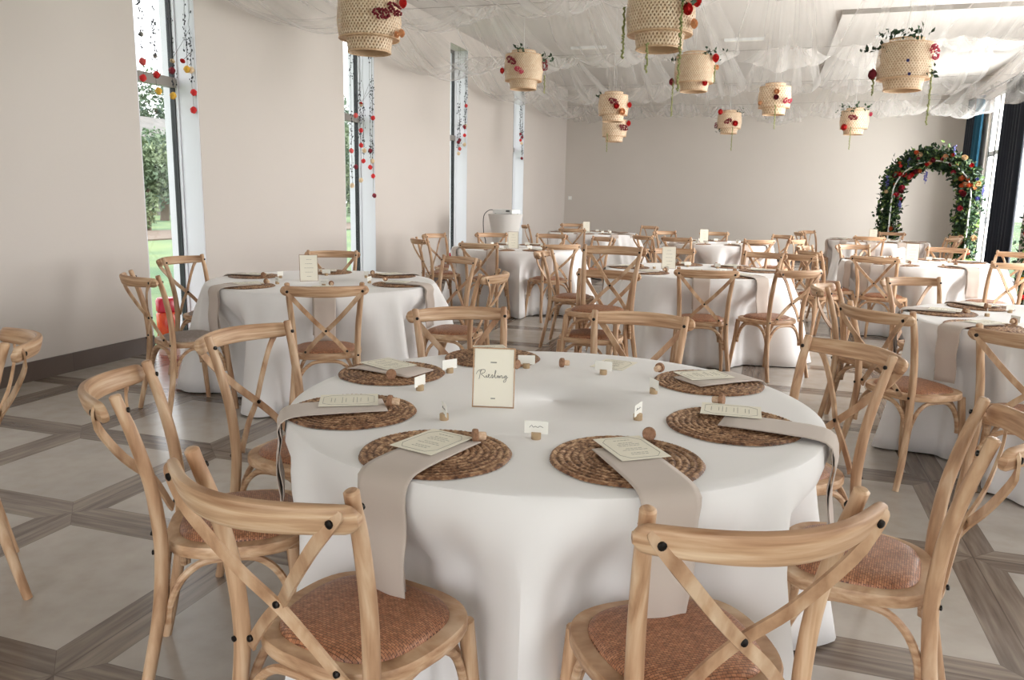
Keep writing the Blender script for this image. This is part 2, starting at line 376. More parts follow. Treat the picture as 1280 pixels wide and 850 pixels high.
# the right windows (the last one shows beside the arch)
for i,(a,b_) in enumerate(RW):
    w=empty('window_%d'%(i+6),(XR+.09,(a+b_)/2,.1)); struct(w); W=b_-a; H=3.35; f=.07
    mb=MB(); mb.box((0,W/2-f/2,H/2),(.1,f,H)); mb.box((0,-W/2+f/2,H/2),(.1,f,H)); mb.box((0,0,H-f/2),(.1,W-2*f,f)); mb.box((0,0,f/2),(.1,W-2*f,f))
    mb.box((0,W/2-.55,H/2),(.08,.05,H)); mb.box((0,0,2.25),(.08,W-2*f,.08)); mb.build('window_frame',M['frame_white'],w,False)
    mb=MB(); mb.box((-.045,W/2-.5,H/2),(.015,.018,H-.1)); mb.box((-.045,W/2-.08,H/2),(.015,.018,H-.1)); mb.box((-.045,W/2-.29,2.2),(.015,.44,.018)); mb.build('window_gasket',M['frame_black'],w,False)
    mb=MB(); mb.box((0,0,H/2),(.006,W-2*f,H-2*f)); mb.build('pane',M['glass'],w,False)
    mb=MB(); mb.box((-.06,W/2-.58,1.0),(.05,.02,.12)); mb.build('handle',M['frame_black'],w,False)

# ------------------------------------------------------------------ outside
G=noisy('lawn_grass',(66,100,72),(122,138,92),(.35,.35,.35),.9,detail=6)
mb=MB(); mb.box((-30,10,-.2),(180,160,.1)); tag(mb.build('lawn',G,smooth=False),'mown green lawn seen through the tall left windows','lawn',kind='structure')
mb=MB(); mb.box((-19.5,20.6,-.13),(4,90,.05),math.radians(-4)); tag(mb.build('garden_path',flat('path_gravel',(112,98,86),.9),smooth=False),'pale path crossing the lawn beyond the left window','path',kind='structure')
def tree(x,y,h,r,n,seed,label):
    n*=2; rg=random.Random(seed); t=empty('garden_tree',(x,y,-.15)); tag(t,label,'tree','trees beyond the left windows')
    mb=MB(); mb.tube([(0,0,0),(.1,0,h*.3),(0,.1,h*.6)],[.22,.16,.08],8); 
    for k in range(5):
        a=k*1.25; mb.tube([(.05,0,h*.35),(r*.5*math.cos(a),r*.5*math.sin(a),h*.6)],[.08,.03],6)
    mb.build('trunk',flat('bark',(104,88,74),.9),t)
    mb=MB()
    blobs=[(rg.uniform(-r*.6,r*.6),rg.uniform(-r*.6,r*.6),h*rg.uniform(.18,.95),r*rg.uniform(.35,.6)) for _ in range(16)]
    for k in range(n):
        bx,by,bz,br_=rg.choice(blobs); d=Vector((rg.gauss(0,1),rg.gauss(0,1),rg.gauss(0,1))).normalized()*br_*rg.uniform(.7,1)
        mb.leaf((bx+d.x,by+d.y,bz+d.z),rg.uniform(.12,.26)*(1 if h<6 else 1.6),rg,.6)
    mb.build('crown',M['tree_leaf%d'%(seed%2)],t,False)
M['tree_leaf0']=noisy('tree_foliage',(58,84,74),(128,146,118),(.8,.8,.8),.7)
M['tree_leaf1']=noisy('tree_foliage_pale',(78,104,86),(146,158,122),(.8,.8,.8),.7)
TL=[(-22.2,23.8,3.3,1.25,2200,3,'low bushy tree beyond the first left window'),(-47,49,9.8,3.6,3600,4,'tall tree rising behind the grey roof outside'),(-37,50,8.6,3.4,3200,5,'tree left of the shingled roof outside'),
    (-28.6,32.0,4.2,1.7,2400,6,'tree in front of the shingled house outside'),(-28,50,8,3,3000,8,'distant tree beyond the second left window'),(-20.5,37,5,2.0,2400,9,'round tree beyond the second left window'),(-34,66,8,4,2400,10,'furthest tree seen through the second left window')]
for t in TL: tree(*t)
hs=empty('garden_house',(-38,41,-.15)); tag(hs,'small house with grey shingled roof among trees outside the window','house')
mb=MB(); mb.box((0,0,2.0),(7,7,4)); mb.build('house_wall',flat('house_wall_paint',(120,116,110),.8),hs,False)
mb=MB(); mb.add([(4,-4,3.9),(4,4,3.9),(0,4,6.0),(0,-4,6.0),(-4,-4,3.9),(-4,4,3.9)],[(0,1,2,3),(3,2,5,4),(0,3,4),(1,5,2)])
rm,nt,b_,N_,L_=newmat('grey_shingles'); br=N_.new('ShaderNodeTexBrick'); br.inputs['Scale'].default_value=1.2; br.inputs['Color1'].default_value=lin((76,74,70)); br.inputs['Color2'].default_value=lin((100,96,92)); br.inputs['Mortar'].default_value=lin((90,86,82)); 
tcn=N_.new('ShaderNodeTexCoord'); mpn=N_.new('ShaderNodeMapping'); mpn.inputs['Rotation'].default_value=(0,math.radians(90),math.radians(90)); L_.new(tcn.outputs['Object'],mpn.inputs[0]); L_.new(mpn.outputs[0],br.inputs['Vector']); L_.new(br.outputs['Color'],b_.inputs['Base Color'])
mb.build('roof',rm,hs,False)

# ------------------------------------------------------------------ chair
def outline(scale=1.0,n=56,z=0):
    pts=[]
    for k in range(n):
        a=2*PI*k/n; c,s=math.cos(a),math.sin(a); e=2/3.1
        x=.208*math.copysign(abs(c)**e,c); y=.19*math.copysign(abs(s)**e,s)
        x*=1+.10*(y/.19) if y<0 else 1+.02*(y/.19)
        pts.append(Vector((x*scale,y*scale-.01,z)))
    return pts
def make_chair_meshes():
    R={}
    pp=[(.212,-.262,0),(.204,-.236,.12),(.186,-.205,.28),(.176,-.192,.42),(.177,-.193,.52),(.183,-.206,.64),(.194,-.236,.77),(.200,-.258,.840),(.203,-.268,.874)]
    for s in(-1,1):
        path=smoothpath([(p[0]*s,p[1],p[2]) for p in pp],4); n=len(path)
        rr=[.0145+.0035*math.sin(PI*min(1,i/(n-1)*1.15)) for i in range(n)]; 
        mb=MB(); mb.tube(path+[path[-1]+Vector((0,-.001,.004))],rr+[rr[-1]*.7],12); R['back_leg',s]=mb.mesh('back_leg',M['wood_z'])
        mb=MB(); mb.tube(smoothpath([(.172*s,.135,.432),(.18*s,.15,.28),(.193*s,.168,.12),(.2*s,.18,0)],4),[.0185,.0185,.0185,.018,.0175,.017,.0165,.016,.0155,.015,.0145,.014,.0135],12); R['front_leg',s]=mb.mesh('front_leg',M['wood_z'])
    # top rail
    n=28; path=[];secs=[]; 
    for i in range(n+1):
        u=math.sin((-1+2*i/n)*PI/2); x=.237*u; y=-.286-.090*(1-u*u)**1.25; z=.838
        path.append((x,y,z))
        e=min(1,(1-abs(u))/.10); cap=math.sqrt(max(.10,1-(1-e)**2))
        h=(.027+.0045*(1-u*u))*cap; t=.0125*max(.7,cap)
        secs.append([(math.copysign(abs(math.cos(2*PI*k/16))**.62,math.cos(2*PI*k/16))*h,math.copysign(abs(math.sin(2*PI*k/16))**.62,math.sin(2*PI*k/16))*t) for k in range(16)])
    mb=MB(); mb.sweep(path,secs,normal=(0,-1,-.26)); R['top_rail']=mb.mesh('top_rail',M['wood_x'])
    mb=MB()
    for s in(-1,1):
        mb2=MB(); P=Vector((.202*s,-.3205,.836)); d=Vector((0,-1,-.1)).normalized()
        mb2.tube([P,P+d*.004,P+d*.006],[.008,.008,.004],10); 
        R['bolt',s]=mb2.mesh('bolt',M['bolt'])
        mb2=MB(); Q=Vector((.2*s,-.243,.838)); mb2.tube([Q,Q-d*.005,Q-d*.0065],[.007,.007,.003],10); R['inner_bolt',s]=mb2.mesh('bolt',M['bolt'])
    # cross strips
    for s in(-1,1):
        o=.004*s
        pts=[(.214*s,-.311,.858),(.203*s,-.3185,.836),(.155*s,-.318,.775),(.07*s,-.286,.675),(.0,-.2485+o,.60),(-.06*s,-.232+o,.54),(-.118*s,-.214,.468),(-.13*s,-.207,.45)]
        path=smoothpath(pts,4); nn=len(path); w=[.025]*nn; w[0]=.014; w[1]=.022; w[2]=.025
        mb=MB(); mb.strip(path,w,.007,lambda i:(0,-1,-.1) if i<7 else (0,-1,.15)); R['cross_strip',s]=mb.mesh('cross_strip',M['wood_d'])
    mb=MB(); d=Vector((0,-1,.25)).normalized(); P=Vector((0,-.252,.603)); mb.tube([P,P+d*.007,P+d*.009],[.008,.008,.004],10)
    R['cross_bolt']=mb.mesh('bolt',M['bolt'])
    mb=MB(); P=Vector((0,-.243,.603)); mb.tube([P,P-d*.007,P-d*.009],[.007,.007,.004],10)
    R['cross_bolt2']=mb.mesh('bolt',M['bolt'])
    for s in(-1,1):
        mb=MB(); P=Vector((-.116*s,-.219,.478)); mb.tube([P,P+d*.006,P+d*.008],[.007,.007,.003],10); R['low_bolt',s]=mb.mesh('bolt',M['bolt'])
        mb=MB(); P=Vector((.178*s,-.209,.452)); mb.tube([P,P+Vector((0,-.0035,0)),P+Vector((0,-.005,0))],[.0065,.0065,.003],10); R['leg_bolt',s]=mb.mesh('bolt',M['bolt'])
    # seat frame ring
    o1=outline(1.0); o2=outline(.80); n=len(o1); vs=[];fs=[]
    rows=[(o1,.426,.985),(o1,.432,1.0),(o1,.450,1.0),(o1,.457,.985),(o2,.4575,1.03),(o2,.453,1.0),(o2,.426,1.0)]
    for o,z,k in rows: vs+=[(p.x*k,p.y*k,z) for p in o]
    for r_ in range(len(rows)):
        q=(r_+1)%len(rows)
        for k in range(n):
            l=(k+1)%n; fs.append((r_*n+k,r_*n+l,q*n+l,q*n+k))
    mb=MB(); mb.add(vs,fs); R['seat_frame']=mb.mesh('seat_frame',M['wood_y'])
    # pad
    vs=[];fs=[]; K=[1.03,1.025,.99,.93,.82,.65,.45,.2]; Z=[.452,.460,.468,.474,.479,.482,.484,.485]
    for k_,z in zip(K,Z): vs+=[(p.x*k_,p.y*k_,z) for p in o2]
    for r_ in range(len(K)-1):
        for k in range(n):
            l=(k+1)%n; fs.append((r_*n+k,r_*n+l,(r_+1)*n+l,(r_+1)*n+k))
    fs.append(tuple((len(K)-1)*n+k for k in range(n)))
    mb=MB(); mb.add(vs,fs); R['pad']=mb.mesh('seat_pad',M['rattan']); R['pad_grey']=mb.mesh('seat_pad_grey',M['grey_pad'])
    # bent braces
    def arch(p0,p1,zlo,zt):
        p0=Vector(p0);p1=Vector(p1); out=[]
        for t,h in((0,0),(.02,.3),(.10,.66),(.22,.9),(.36,1),(.64,1),(.78,.9),(.90,.66),(.98,.3),(1,0)):
            q=p0.lerp(p1,t); out.append((q.x,q.y,zlo+(zt-zlo)*h))
        return smoothpath(out,3)
    for s in(-1,1):
        mb=MB(); mb.tube(arch((.176*s,-.185,0),(.172*s,.130,0),.25,.415),.0105,8); R['side_brace',s]=mb.mesh('brace',M['wood_y'])
    mb=MB(); mb.tube(arch((-.168,-.192,0),(.168,-.192,0),.25,.415),.0105,8); R['back_brace']=mb.mesh('brace',M['wood_x'])
    mb=MB(); mb.tube(arch((-.160,.146,0),(.160,.146,0),.25,.415),.0105,8); R['front_brace']=mb.mesh('brace',M['wood_x'])
    return R
CM=make_chair_meshes()
def chair_at(x,y,az,label,grp=None,grey=False,z=0):
    c=empty('cross_back_chair',(x,y,z),math.radians(az)-PI/2)
    tag(c,label,'chair',grp)
    for s in(-1,1):
        obj('back_leg',CM['back_leg',s],c); obj('front_leg',CM['front_leg',s],c); obj('brace',CM['side_brace',s],c)
        st=obj('cross_strip',CM['cross_strip',s],c); obj('bolt',CM['low_bolt',s],st)
        obj('bolt',CM['cross_bolt' if s==1 else 'cross_bolt2'],st)
    obj('brace',CM['back_brace'],c); obj('brace',CM['front_brace'],c)
    tr=obj('top_rail',CM['top_rail'],c)
    for s in(-1,1): obj('bolt',CM['bolt',s],tr); obj('bolt',CM['inner_bolt',s],tr)
    sf=obj('seat_frame',CM['seat_frame'],c)
    for s in(-1,1): obj('bolt',CM['leg_bolt',s],sf)
    obj('seat_pad',CM['pad_grey'] if grey else CM['pad'],c)
    return c

# ------------------------------------------------------------------ tables
TAB={ # centre, phrase, chairs by (azimuth, rail radius)
 1:((-.60,2.27),'nearest table',[(258,1.17),(303,1.15),(213,1.21),(174,1.22),(126,1.20),(86,1.17),(38,1.12),(350,1.17)]),
 2:((-3.0,4.87),'left window table',[(244,1.26),(179,1.25),(118,1.33),(302,1.29),(62,1.29),(2,1.27)]),
 3:((-2.95,9.2),'table before the third window',[(222,1.24),(166,1.28),(268,1.22),(124,1.25),(86,1.3),(313,1.12),(48,1.32)]),
 4:((-.62,7.15),'middle table',[(183,1.38),(106,1.2),(61,1.2),(279,1.22),(316,1.18)]),
 5:((-3.05,14.0),'far left table',[(122,1.25),(267,1.3),(198,1.2),(50,1.35)]),
 6:((-.75,12.0),'far middle table',[(222,1.3),(137,1.2),(247,1.2),(96,1.15),(302,1.15),(39,1.2),(336,1.2)]),
 7:((1.7,14.5),'table before the flower arch',[(150,1.25),(190,1.25),(258,1.22),(72,1.15),(327,1.2),(8,1.22)]),
 8:((1.55,9.4),'right middle table',[(163,1.22),(206,1.25),(238,1.75),(119,1.22),(275,1.25),(68,1.22),(31,1.2),(299,1.3)]),
 9:((1.55,4.95),'right front table',[(120,1.22),(168,1.22),(217,1.3),(249,1.4)]),
}
TAB[8]=(TAB[8][0],TAB[8][1],[(163,1.22),(203,1.25),(222,1.72),(119,1.22),(242,1.24),(68,1.22),(31,1.2),(296,1.32)])
SECT=['near side','near right','right side','far right','far side','far left','left side','near left']
def sectors(c,azs):
    cam=math.degrees(math.atan2(-c[1],-c[0]))
    rel=[((a-cam)%360)/45 for a in azs]; used={}; out=[None]*len(azs)
    pairs=sorted((min(abs(r-k),8-abs(r-k)),i,k) for i,r in enumerate(rel) for k in range(8))
    for d,i,k in pairs:
        if out[i] is None and k not in used: out[i]=k; used[k]=i
    return [SECT[k] for k in out]

def cloth_mesh(push_az,seed,R=.785):
    rg=random.Random(seed); nT=300
    amp=[(k,rg.uniform(.6,1)*w,rg.uniform(0,6.28)) for k,w in ((5,.2),(9,.3),(14,.45),(19,.45),(26,.4),(34,.25))]
    rows=[(0,.752),(.3,.752),(.6,.752),(.74,.752)]
    vs=[];fs=[]
    ts=[0,.012,.035,.07,.12,.18,.25,.33,.42,.52,.63,.75,.87,1.0]
    for r,z in rows:
        for k in range(nT):
            a=2*PI*k/nT; vs.append((max(r,1e-3)*math.cos(a),max(r,1e-3)*math.sin(a),z))
    def pushf(a):
        p=0
        for q in push_az:
            d=(a-math.radians(q)+PI)%(2*PI)-PI; p=max(p,math.exp(-(abs(d)/.33)**4))
        return p
    for t in ts:
        for k in range(nT):
            a=2*PI*k/nT
            f=sum(w*math.sin(n_*a+ph) for n_,w,ph in amp)/1.6
            f=math.tanh(f*1.1); f=f if f>0 else f*.6
            sfold=min(1,t*3.6)
            p=pushf(a)
            z=.752-t*.742
            h=max(0,min(1,(.70-z)/.24)); h=h*h*(3-2*h)
            r=R+.012*min(1,t*20)+.05*t*(1-p)+sfold*f*.095*((1-.5*p*h) if f<0 else (1-p))
            r+= (1-p)*.13*t**1.2
            lim=.625+.065*f
            if r>lim: r=r+(lim-r)*p*h
            zz=z
            if t<.03: zz=.752-(t*.742)*.4; r=R-.004+.016*min(1,t/.03)
            vs.append((r*math.cos(a),r*math.sin(a),zz))
    nr=len(rows)+len(ts)
    for i in range(nr-1):
        for k in range(nT):
            l=(k+1)%nT; fs.append((i*nT+k,(i+1)*nT+k,(i+1)*nT+l,i*nT+l))
    mb=MB(); mb.add(vs,fs)
    return mb.mesh('tablecloth',M['cloth'])

def mat_mesh():
    nR,nT=60,200; Rm=.183; vs=[];fs=[]
    rings=11; pitch=Rm/rings
    for i in range(nR+1):
        r=Rm*i/nR
        for k in range(nT):
            a=2*PI*k/nT; ph=r/pitch
            b_=abs(math.sin(PI*ph)); strand=.5+.5*math.sin(a*int(22+ 62*r/Rm)+ (PI*2*(ph%1)-PI)*1.3*(1 if int(ph)%2 else -1))
            z=.004+.005*b_*(.55+.45*strand)
            rr=r*(1+ (.006*math.sin(a*9)+.01*strand if i==nR else 0))
            if i==nR: z=.0015
            vs.append((max(rr,1e-4)*math.cos(a),max(rr,1e-4)*math.sin(a),z))
    for i in range(nR):
        for k in range(nT):
            l=(k+1)%nT; fs.append((i*nT+k,i*nT+l,(i+1)*nT+l,(i+1)*nT+k))
    mb=MB(); mb.add(vs,fs); return mb.mesh('placemat',M['seagrass'])
def mat_mesh_lo():
    nT=48; prof=[(.001,.008)]+[(.183*k/11,.004 if k%2 else .009) for k in range(1,11)]+[(.183,.006),(.183,.001)]
    mb=MB(); mb.lathe(prof,nT); return mb.mesh('placemat_far',M['seagrass'])
MAT=mat_mesh(); MATLO=mat_mesh_lo()
# menu card: long side along local y
mb=MB(); mb.box((0,0,0),(.128,.168,.0012)); MENU=mb.mesh('menu_card',M['card'],False)
mb=MB()
oc=[(-.035,-.073),(.035,-.073),(.052,-.05),(.052,.05),(.035,.073),(-.035,.073),(-.052,.05),(-.052,-.05)]
for i in range(8):
    a,b_=oc[i],oc[(i+1)%8]; d=Vector((b_[0]-a[0],b_[1]-a[1],0)); c=(a[0]+b_[0])/2,(a[1]+b_[1])/2
    mb.box((c[0],c[1],.0009),(d.length,.0009,.0004),math.atan2(d.y,d.x))
rg=random.Random(3)
for k in range(11):
    y=.055-k*.0105
    if k in(1,5,8): continue
    x=-.5*rg.uniform(.035,.07); e=-x
    while x<e:
        w=rg.uniform(.004,.011); mb.box((x+w/2,y,.0009),(w,.0012,.0004)); x+=w+.002
MENUTXT=mb.mesh('menu_print',M['ink'],False)
# mushroom cork
mb=MB(); mb.lathe([(.001,0),(.0095,0),(.0105,.002),(.0105,.020),(.0105,.020)],16,cap0=True); CORKB=mb.mesh('cork_body',M['cork'])
mb=MB(); mb.lathe([(.0105,.0),(.0165,.001),(.0175,.004),(.0175,.011),(.016,.014),(.001,.0145)],16,(0,0,.020),cap0=True); CORKC=mb.mesh('cork_cap',M['cork_dark'])
# place card in holder: card faces local -y
mb=MB(); mb.lathe([(.001,0),(.0125,0),(.013,.001),(.013,.017),(.012,.018),(.001,.018)],20); HOLD=mb.mesh('card_holder',M['gold'])
mb=MB(); mb.box((0,0,.031),(.062,.0012,.034)); PCARD=mb.mesh('name_card',M['white_card'],False)
mb=MB(); mb.tube(smoothpath([(-.018,-.0011,.030),(-.012,-.0011,.037),(-.008,-.0011,.031),(-.002,-.0011,.034),(.004,-.0011,.031),(.010,-.0011,.035),(.018,-.0011,.031)],3),.0005,4); PWRITE=mb.mesh('handwriting',M['dark_ink'])

def napkin_mesh(rin=.515,L=.33,w=.135,seed=1,R=.803):
    rg=random.Random(seed); mb=MB()
    for layer,(off,dl,dx) in enumerate(((0,0,0),(-.007,-.045,.006*(1 if seed%2 else -1)))):
        path=[];N_=14
        prof=[(rin,.769),(.56,.770),(.66,.770),(.74,.769),(.772,.766),(R-.012,.761),(R+.004,.749),(R+.012,.728)]
        for k in range(1,9): prof.append((R+.012+.005*math.sin(k*1.1+seed),.728-(L+dl)*k/8))
        vs=[];fs=[]
        for i,(r,z) in enumerate(prof):
            for j in range(N_+1):
                u=-1+2*j/N_; hang=max(0,(.74-z)/.35)
                wob=.004*math.sin(u*4+seed+z*9)*hang
                taper=1-.05*hang
                side=0
                vs.append((r+off*(1 if z<.74 else 0)+wob,(u*w/2)*taper+dx+.02*hang*math.sin(seed*1.7),z+(off*.25 if z>=.74 else 0)-(.010*(1+u)*.5*math.sin(seed) if i==len(prof)-1 else 0)))
        n=N_+1
        for i in range(len(prof)-1):
            for j in range(N_): fs.append((i*n+j,i*n+j+1,(i+1)*n+j+1,(i+1)*n+j))
        mb.add(vs,fs)
    me=mb.mesh('napkin',M['napkin']); return me
NAPS=[napkin_mesh(seed=s,L=l) for s,l in((1,.30),(2,.27),(3,.30),(4,.26))]
def solidify(o,t=.003):
    md=o.modifiers.new('Solid','SOLIDIFY'); md.thickness=t; md.offset=0; return o

def menu(x,y,z,az,label,grp,tilt=0):
    o=obj('menu_card',MENU,None,(x,y,z),math.radians(az)+PI/2); o.rotation_euler=(math.radians(tilt),0,math.radians(az)+PI/2)
    tag(o,label,'menu',grp); obj('printed_text',MENUTXT,o); return o
def cork(x,y,z,az,label,grp,up=False):
    # lies on its side unless up
    o=empty('cork_stopper',(x,y,z+(0 if up else .0165))); o.rotation_euler=(0 if up else PI/2-.08,0,math.radians(az))
    tag(o,label,'cork stopper',grp); obj('cork_body',CORKB,o); obj('cork_cap',CORKC,o); return o
def placecard(x,y,face,label,grp,z=.753):
    o=empty('place_card',(x,y,z),math.radians(face)+PI/2); tag(o,label,'place card',grp)
    obj('card_holder',HOLD,o); cd=obj('name_card',PCARD,o); obj('handwriting',PWRITE,cd); return o

def script_strokes(mb,x0,z0,s,y,r):
    S=[[(-.9,.9),(-.7,1.4),(-.2,1.9),(.6,2.05)],[(.3,1.8),(.1,.9),(-.15,-.4)],[(0,1.5),(.7,2.1),(1.4,2.0),(1.2,1.3),(.4,.95),(.9,.5),(1.5,0),(1.8,.6),(1.9,0),(2.25,.3),(2.6,.75),(2.35,.9),(2.25,.35),(2.6,0),(3.0,.2),(3.35,.85),(3.5,.3),(3.2,0),(3.7,.2),(4.3,1.7),(4.1,1.9),(4.05,.2),(4.5,.1),(4.85,.7),(4.9,0),(5.25,.6),(5.35,0),(5.7,.7),(5.95,.5),(5.95,0),(6.35,.2),(6.85,.75),(6.45,.2),(6.75,.1),(7.1,.7),(7.0,-.6),(6.6,-1.1),(6.4,-.7),(7.5,.3)],
       [(1.85,1.0),(1.9,1.05)],[(4.9,1.1),(4.95,1.15)]]
    for st in S:
        mb.tube(smoothpath([(x0+px*s,y,z0+pz*s) for px,pz in st],4),r,4)
def sign(x,y,az,label,kind,H=.175,W=.122):
    o=empty('table_sign',(x,y,.753),math.radians(az)+PI/2); tag(o,label,'table sign','framed signs in the middle of the tables')
    t=math.radians(9)
    def P(px,pz,d=0): return (px,pz*math.sin(t)-d*math.cos(t),pz*math.cos(t)+.001-d*math.sin(t)*0)
    def tilt(m_):
        m_.v=[(vx,vz*math.sin(t)+vy*math.cos(t),vz*math.cos(t)-vy*math.sin(t)*.0+.001) for vx,vy,vz in m_.v]; return m_
    m1=MB(); m1.box((0,0,H/2),(W-.006,.002,H-.006)); tilt(m1).build('sign_card',M['card'],o,False)
    m1=MB(); f=.003
    for c,d in(((-W/2,0,H/2),(f,.006,H+f)),((W/2,0,H/2),(f,.006,H+f)),((0,0,0),(W-f,.006,f)),((0,0,H),(W-f,.006,f))): m1.box(c,d)
    tilt(m1).build('metal_frame',M['bronze'],o,False)
    m1=MB(); m1.tube([(-.03,H*.7*math.sin(t)+.004,H*.7),(-.055,.085,.003)],.0015,6); m1.build('easel_leg',M['gold'],o)
    m1=MB()
    if kind==1:
        script_strokes(m1,-.042,H*.50,.0112,-.0016,.0006)
        rg=random.Random(5)
        for zz,w in((H*.76,.018),(H*.15,.012)):
            x_=-w/2
            while x_<w/2: m1.box((x_,-.0016,zz),(.0016,.0006,.0032)); x_+=.0026
    else:
        rg=random.Random(kind*11)
        for zz,w in((H*.82,.03),(H*.66,.05),(H*.5,.06),(H*.34,.05),(H*.18,.03)):
            x_=-w/2
            while x_<w/2:
                ww=rg.uniform(.004,.01); m1.box((x_+ww/2,-.0016,zz),(ww,.0006,.0022)); x_+=ww+.002
    tilt(m1).build('sign_writing',M['dark_ink'] if kind==1 else M['ink'],o)
    return o

def far_suffix(i): return i in(3,5,6,7)
TOP=MB(); TOP.lathe([(.001,.72),(.775,.72),(.780,.724),(.780,.742),(.775,.746),(.001,.746)],64); TOPM=TOP.mesh('tabletop',noisy('plywood',(170,140,108),(190,160,128),(4,30,4),.6))
LEGM=[]
for s in range(4):
    a=s*PI/2+PI/4; m1=MB(); m1.tube([(.32*math.cos(a),.32*math.sin(a),.72),(.48*math.cos(a),.48*math.sin(a),0)],.014,8); LEGM.append(m1.mesh('leg',M['frame_grey']))
extra_az={1:[],2:[],3:[],4:[20,233],5:[310,340,90,160],6:[180,270],7:[225,290,115,40],8:[340],9:[75,30,340,300]}
EXACT1={ # measured places on the nearest table
 258:dict(mat=(-.731,1.673),menu=(-.752,1.700,255),cork=(-.640,1.776,300)),
 213:dict(mat=(-1.103,1.926),menu=(-1.137,1.970,208),cork=(-.985,1.990,285)),
 174:dict(mat=(-1.22,2.41),menu=(-1.262,2.465,154),cork=(-1.175,2.318,25)),
 126:dict(mat=(-.985,2.795),menu=(-1.01,2.870,124),cork=(-.853,2.618,70)),
 38:dict(mat=(-.165,2.70),menu=(-.185,2.735,36),cork=(-.350,2.735,160)),
 350:dict(mat=(-.060,2.195),menu=(-.072,2.285,2),cork=(-.130,2.375,75)),
 303:dict(mat=(-.288,1.791),menu=(-.285,1.832,306),cork=(-.262,1.968,10)),
}
PC1=[(-.828,1.952,215,'near-left seat'),(-1.031,2.232,172,'left seat'),(-1.041,2.503,148,'far-left seat'),(-.814,2.685,108,'far seat'),(-.53,2.693,88,'empty-mat seat'),(-.322,2.483,35,'far-right seat'),(-.32,2.158,350,'right seat'),(-.539,1.879,279,'nearest edge seat')]
for ti,(c,ph,chs) in TAB.items():
    cx,cy=c
    t=empty('round_table',(cx,cy,0)); tag(t,'round banquet table hidden under the cloth of the '+ph,'table','round banquet tables')
    obj('tabletop',TOPM,t)
    for l in LEGM: obj('leg',l,t)
    azs=[a for a,r in chs]
    me=cloth_mesh([a for a,r in chs if r<1.4],ti*7+1)
    o=obj('tablecloth',me,None,(cx,cy,0)); solidify(o,.002)
    tag(o,'white floor-length cloth over the '+ph,'tablecloth','white round tablecloths')
    alln=sectors(c,azs+extra_az[ti]) if len(azs)+len(extra_az[ti])<=8 else sectors(c,azs)
    for i,(a,r) in enumerate(chs):
        nm=alln[i]; ar=math.radians(a); rc=r-.295 if r>1.05 else r-.25
        rc=max(rc,.86)
        x,y=cx+rc*math.cos(ar),cy+rc*math.sin(ar)
        grey=ti==2 and i in(0,1)
        chair_at(x,y,a+180,'oak chair with %s seat, %s of the %s'%('grey' if grey else 'rattan',nm,ph),'chairs around the '+ph,grey)
    allaz=azs+extra_az[ti]; allaz=allaz[:8]; names=sectors(c,allaz)
    for i,a in enumerate(allaz):
        ar=math.radians(a); ca,sa=math.cos(ar),math.sin(ar); nm=names[i]; jit=random.Random(ti*100+i)
        where='at the %s of the %s'%(nm,ph); zt=.7535
        ex=EXACT1.get(a) if ti==1 else None
        if ti==1 and a==86:
            menu(cx+.075,cy+.60,.7545,80,'cream menu card lying bare on the cloth at the far side of the nearest table','menu cards',0)
            cork(-.672,2.757,.7535,300,'cork stopper standing alone on the cloth of the nearest table','cork stoppers'); continue
        mx,my=ex['mat'] if ex else (cx+.585*ca,cy+.585*sa)
        o=obj('placemat',MAT if ti in(1,2,9) else MATLO,None,(mx,my,zt),jit.uniform(0,6)); tag(o,'woven placemat '+where,'placemat','seagrass placemats')
        nap=not(ti==1 and a==126)
        na=math.degrees(math.atan2(my-cy,mx-cx))
        if ti==1 and a==174: na=166
        if nap:
            o=obj('napkin',NAPS[(i+ti)%4],None,(cx,cy,0),math.radians(na)); solidify(o,.0022); tag(o,'beige napkin hanging '+where,'napkin','beige napkins')
        if ex: menu(ex['menu'][0],ex['menu'][1],.7745,ex['menu'][2],'cream menu card '+where,'menu cards'); cork(*ex['cork'][:2],.7625,ex['cork'][2],'cork stopper '+where,'cork stoppers')
        else:
            menu(cx+.57*ca,cy+.57*sa,.7745,a+jit.uniform(-12,12),'cream menu card '+where,'menu cards')
            if not far_suffix(ti): cork(cx+.45*ca-.05*sa,cy+.45*sa+.05*ca,.7625,jit.uniform(0,360),'cork stopper '+where,'cork stoppers')
            placecard(cx+.36*ca,cy+.36*sa,a+jit.uniform(-10,10),'small place card '+where,'place cards')
for x,y,f,nm in PC1: placecard(x,y,f,'small place card in gold holder near the %s of the nearest table'%nm,'place cards')
sign(-.745,2.125,284,'gold-framed table sign reading Riesling on the nearest table',1)
for i,(x,y) in {2:(-3.07,4.80),3:(-2.93,9.0),4:(-.86,7.2),5:(-3.15,13.9),6:(-.93,11.9),7:(1.62,14.4),8:(1.47,9.45),9:(1.75,5.0)}.items():
    cam=math.degrees(math.atan2(-y,-x)); sign(x,y,cam+4,'small framed menu sign standing on the '+TAB[i][1],i,.185 if i==2 else .2,.125)

# free-standing chairs
chair_at(-2.62,1.735,235,'oak cross-back chair cut off by the left edge of the view','loose chairs')
fx,fy=math.cos(math.radians(262)),math.sin(math.radians(262))
chair_at(-1.06+fx*.30,5.43+fy*.30,262,'oak cross-back chair under the stacked one before the middle table','stacked chairs')
chair_at(-1.02+fx*.33,5.46+fy*.33,263,'oak cross-back chair stacked on top of another before the middle table','stacked chairs',z=.172)

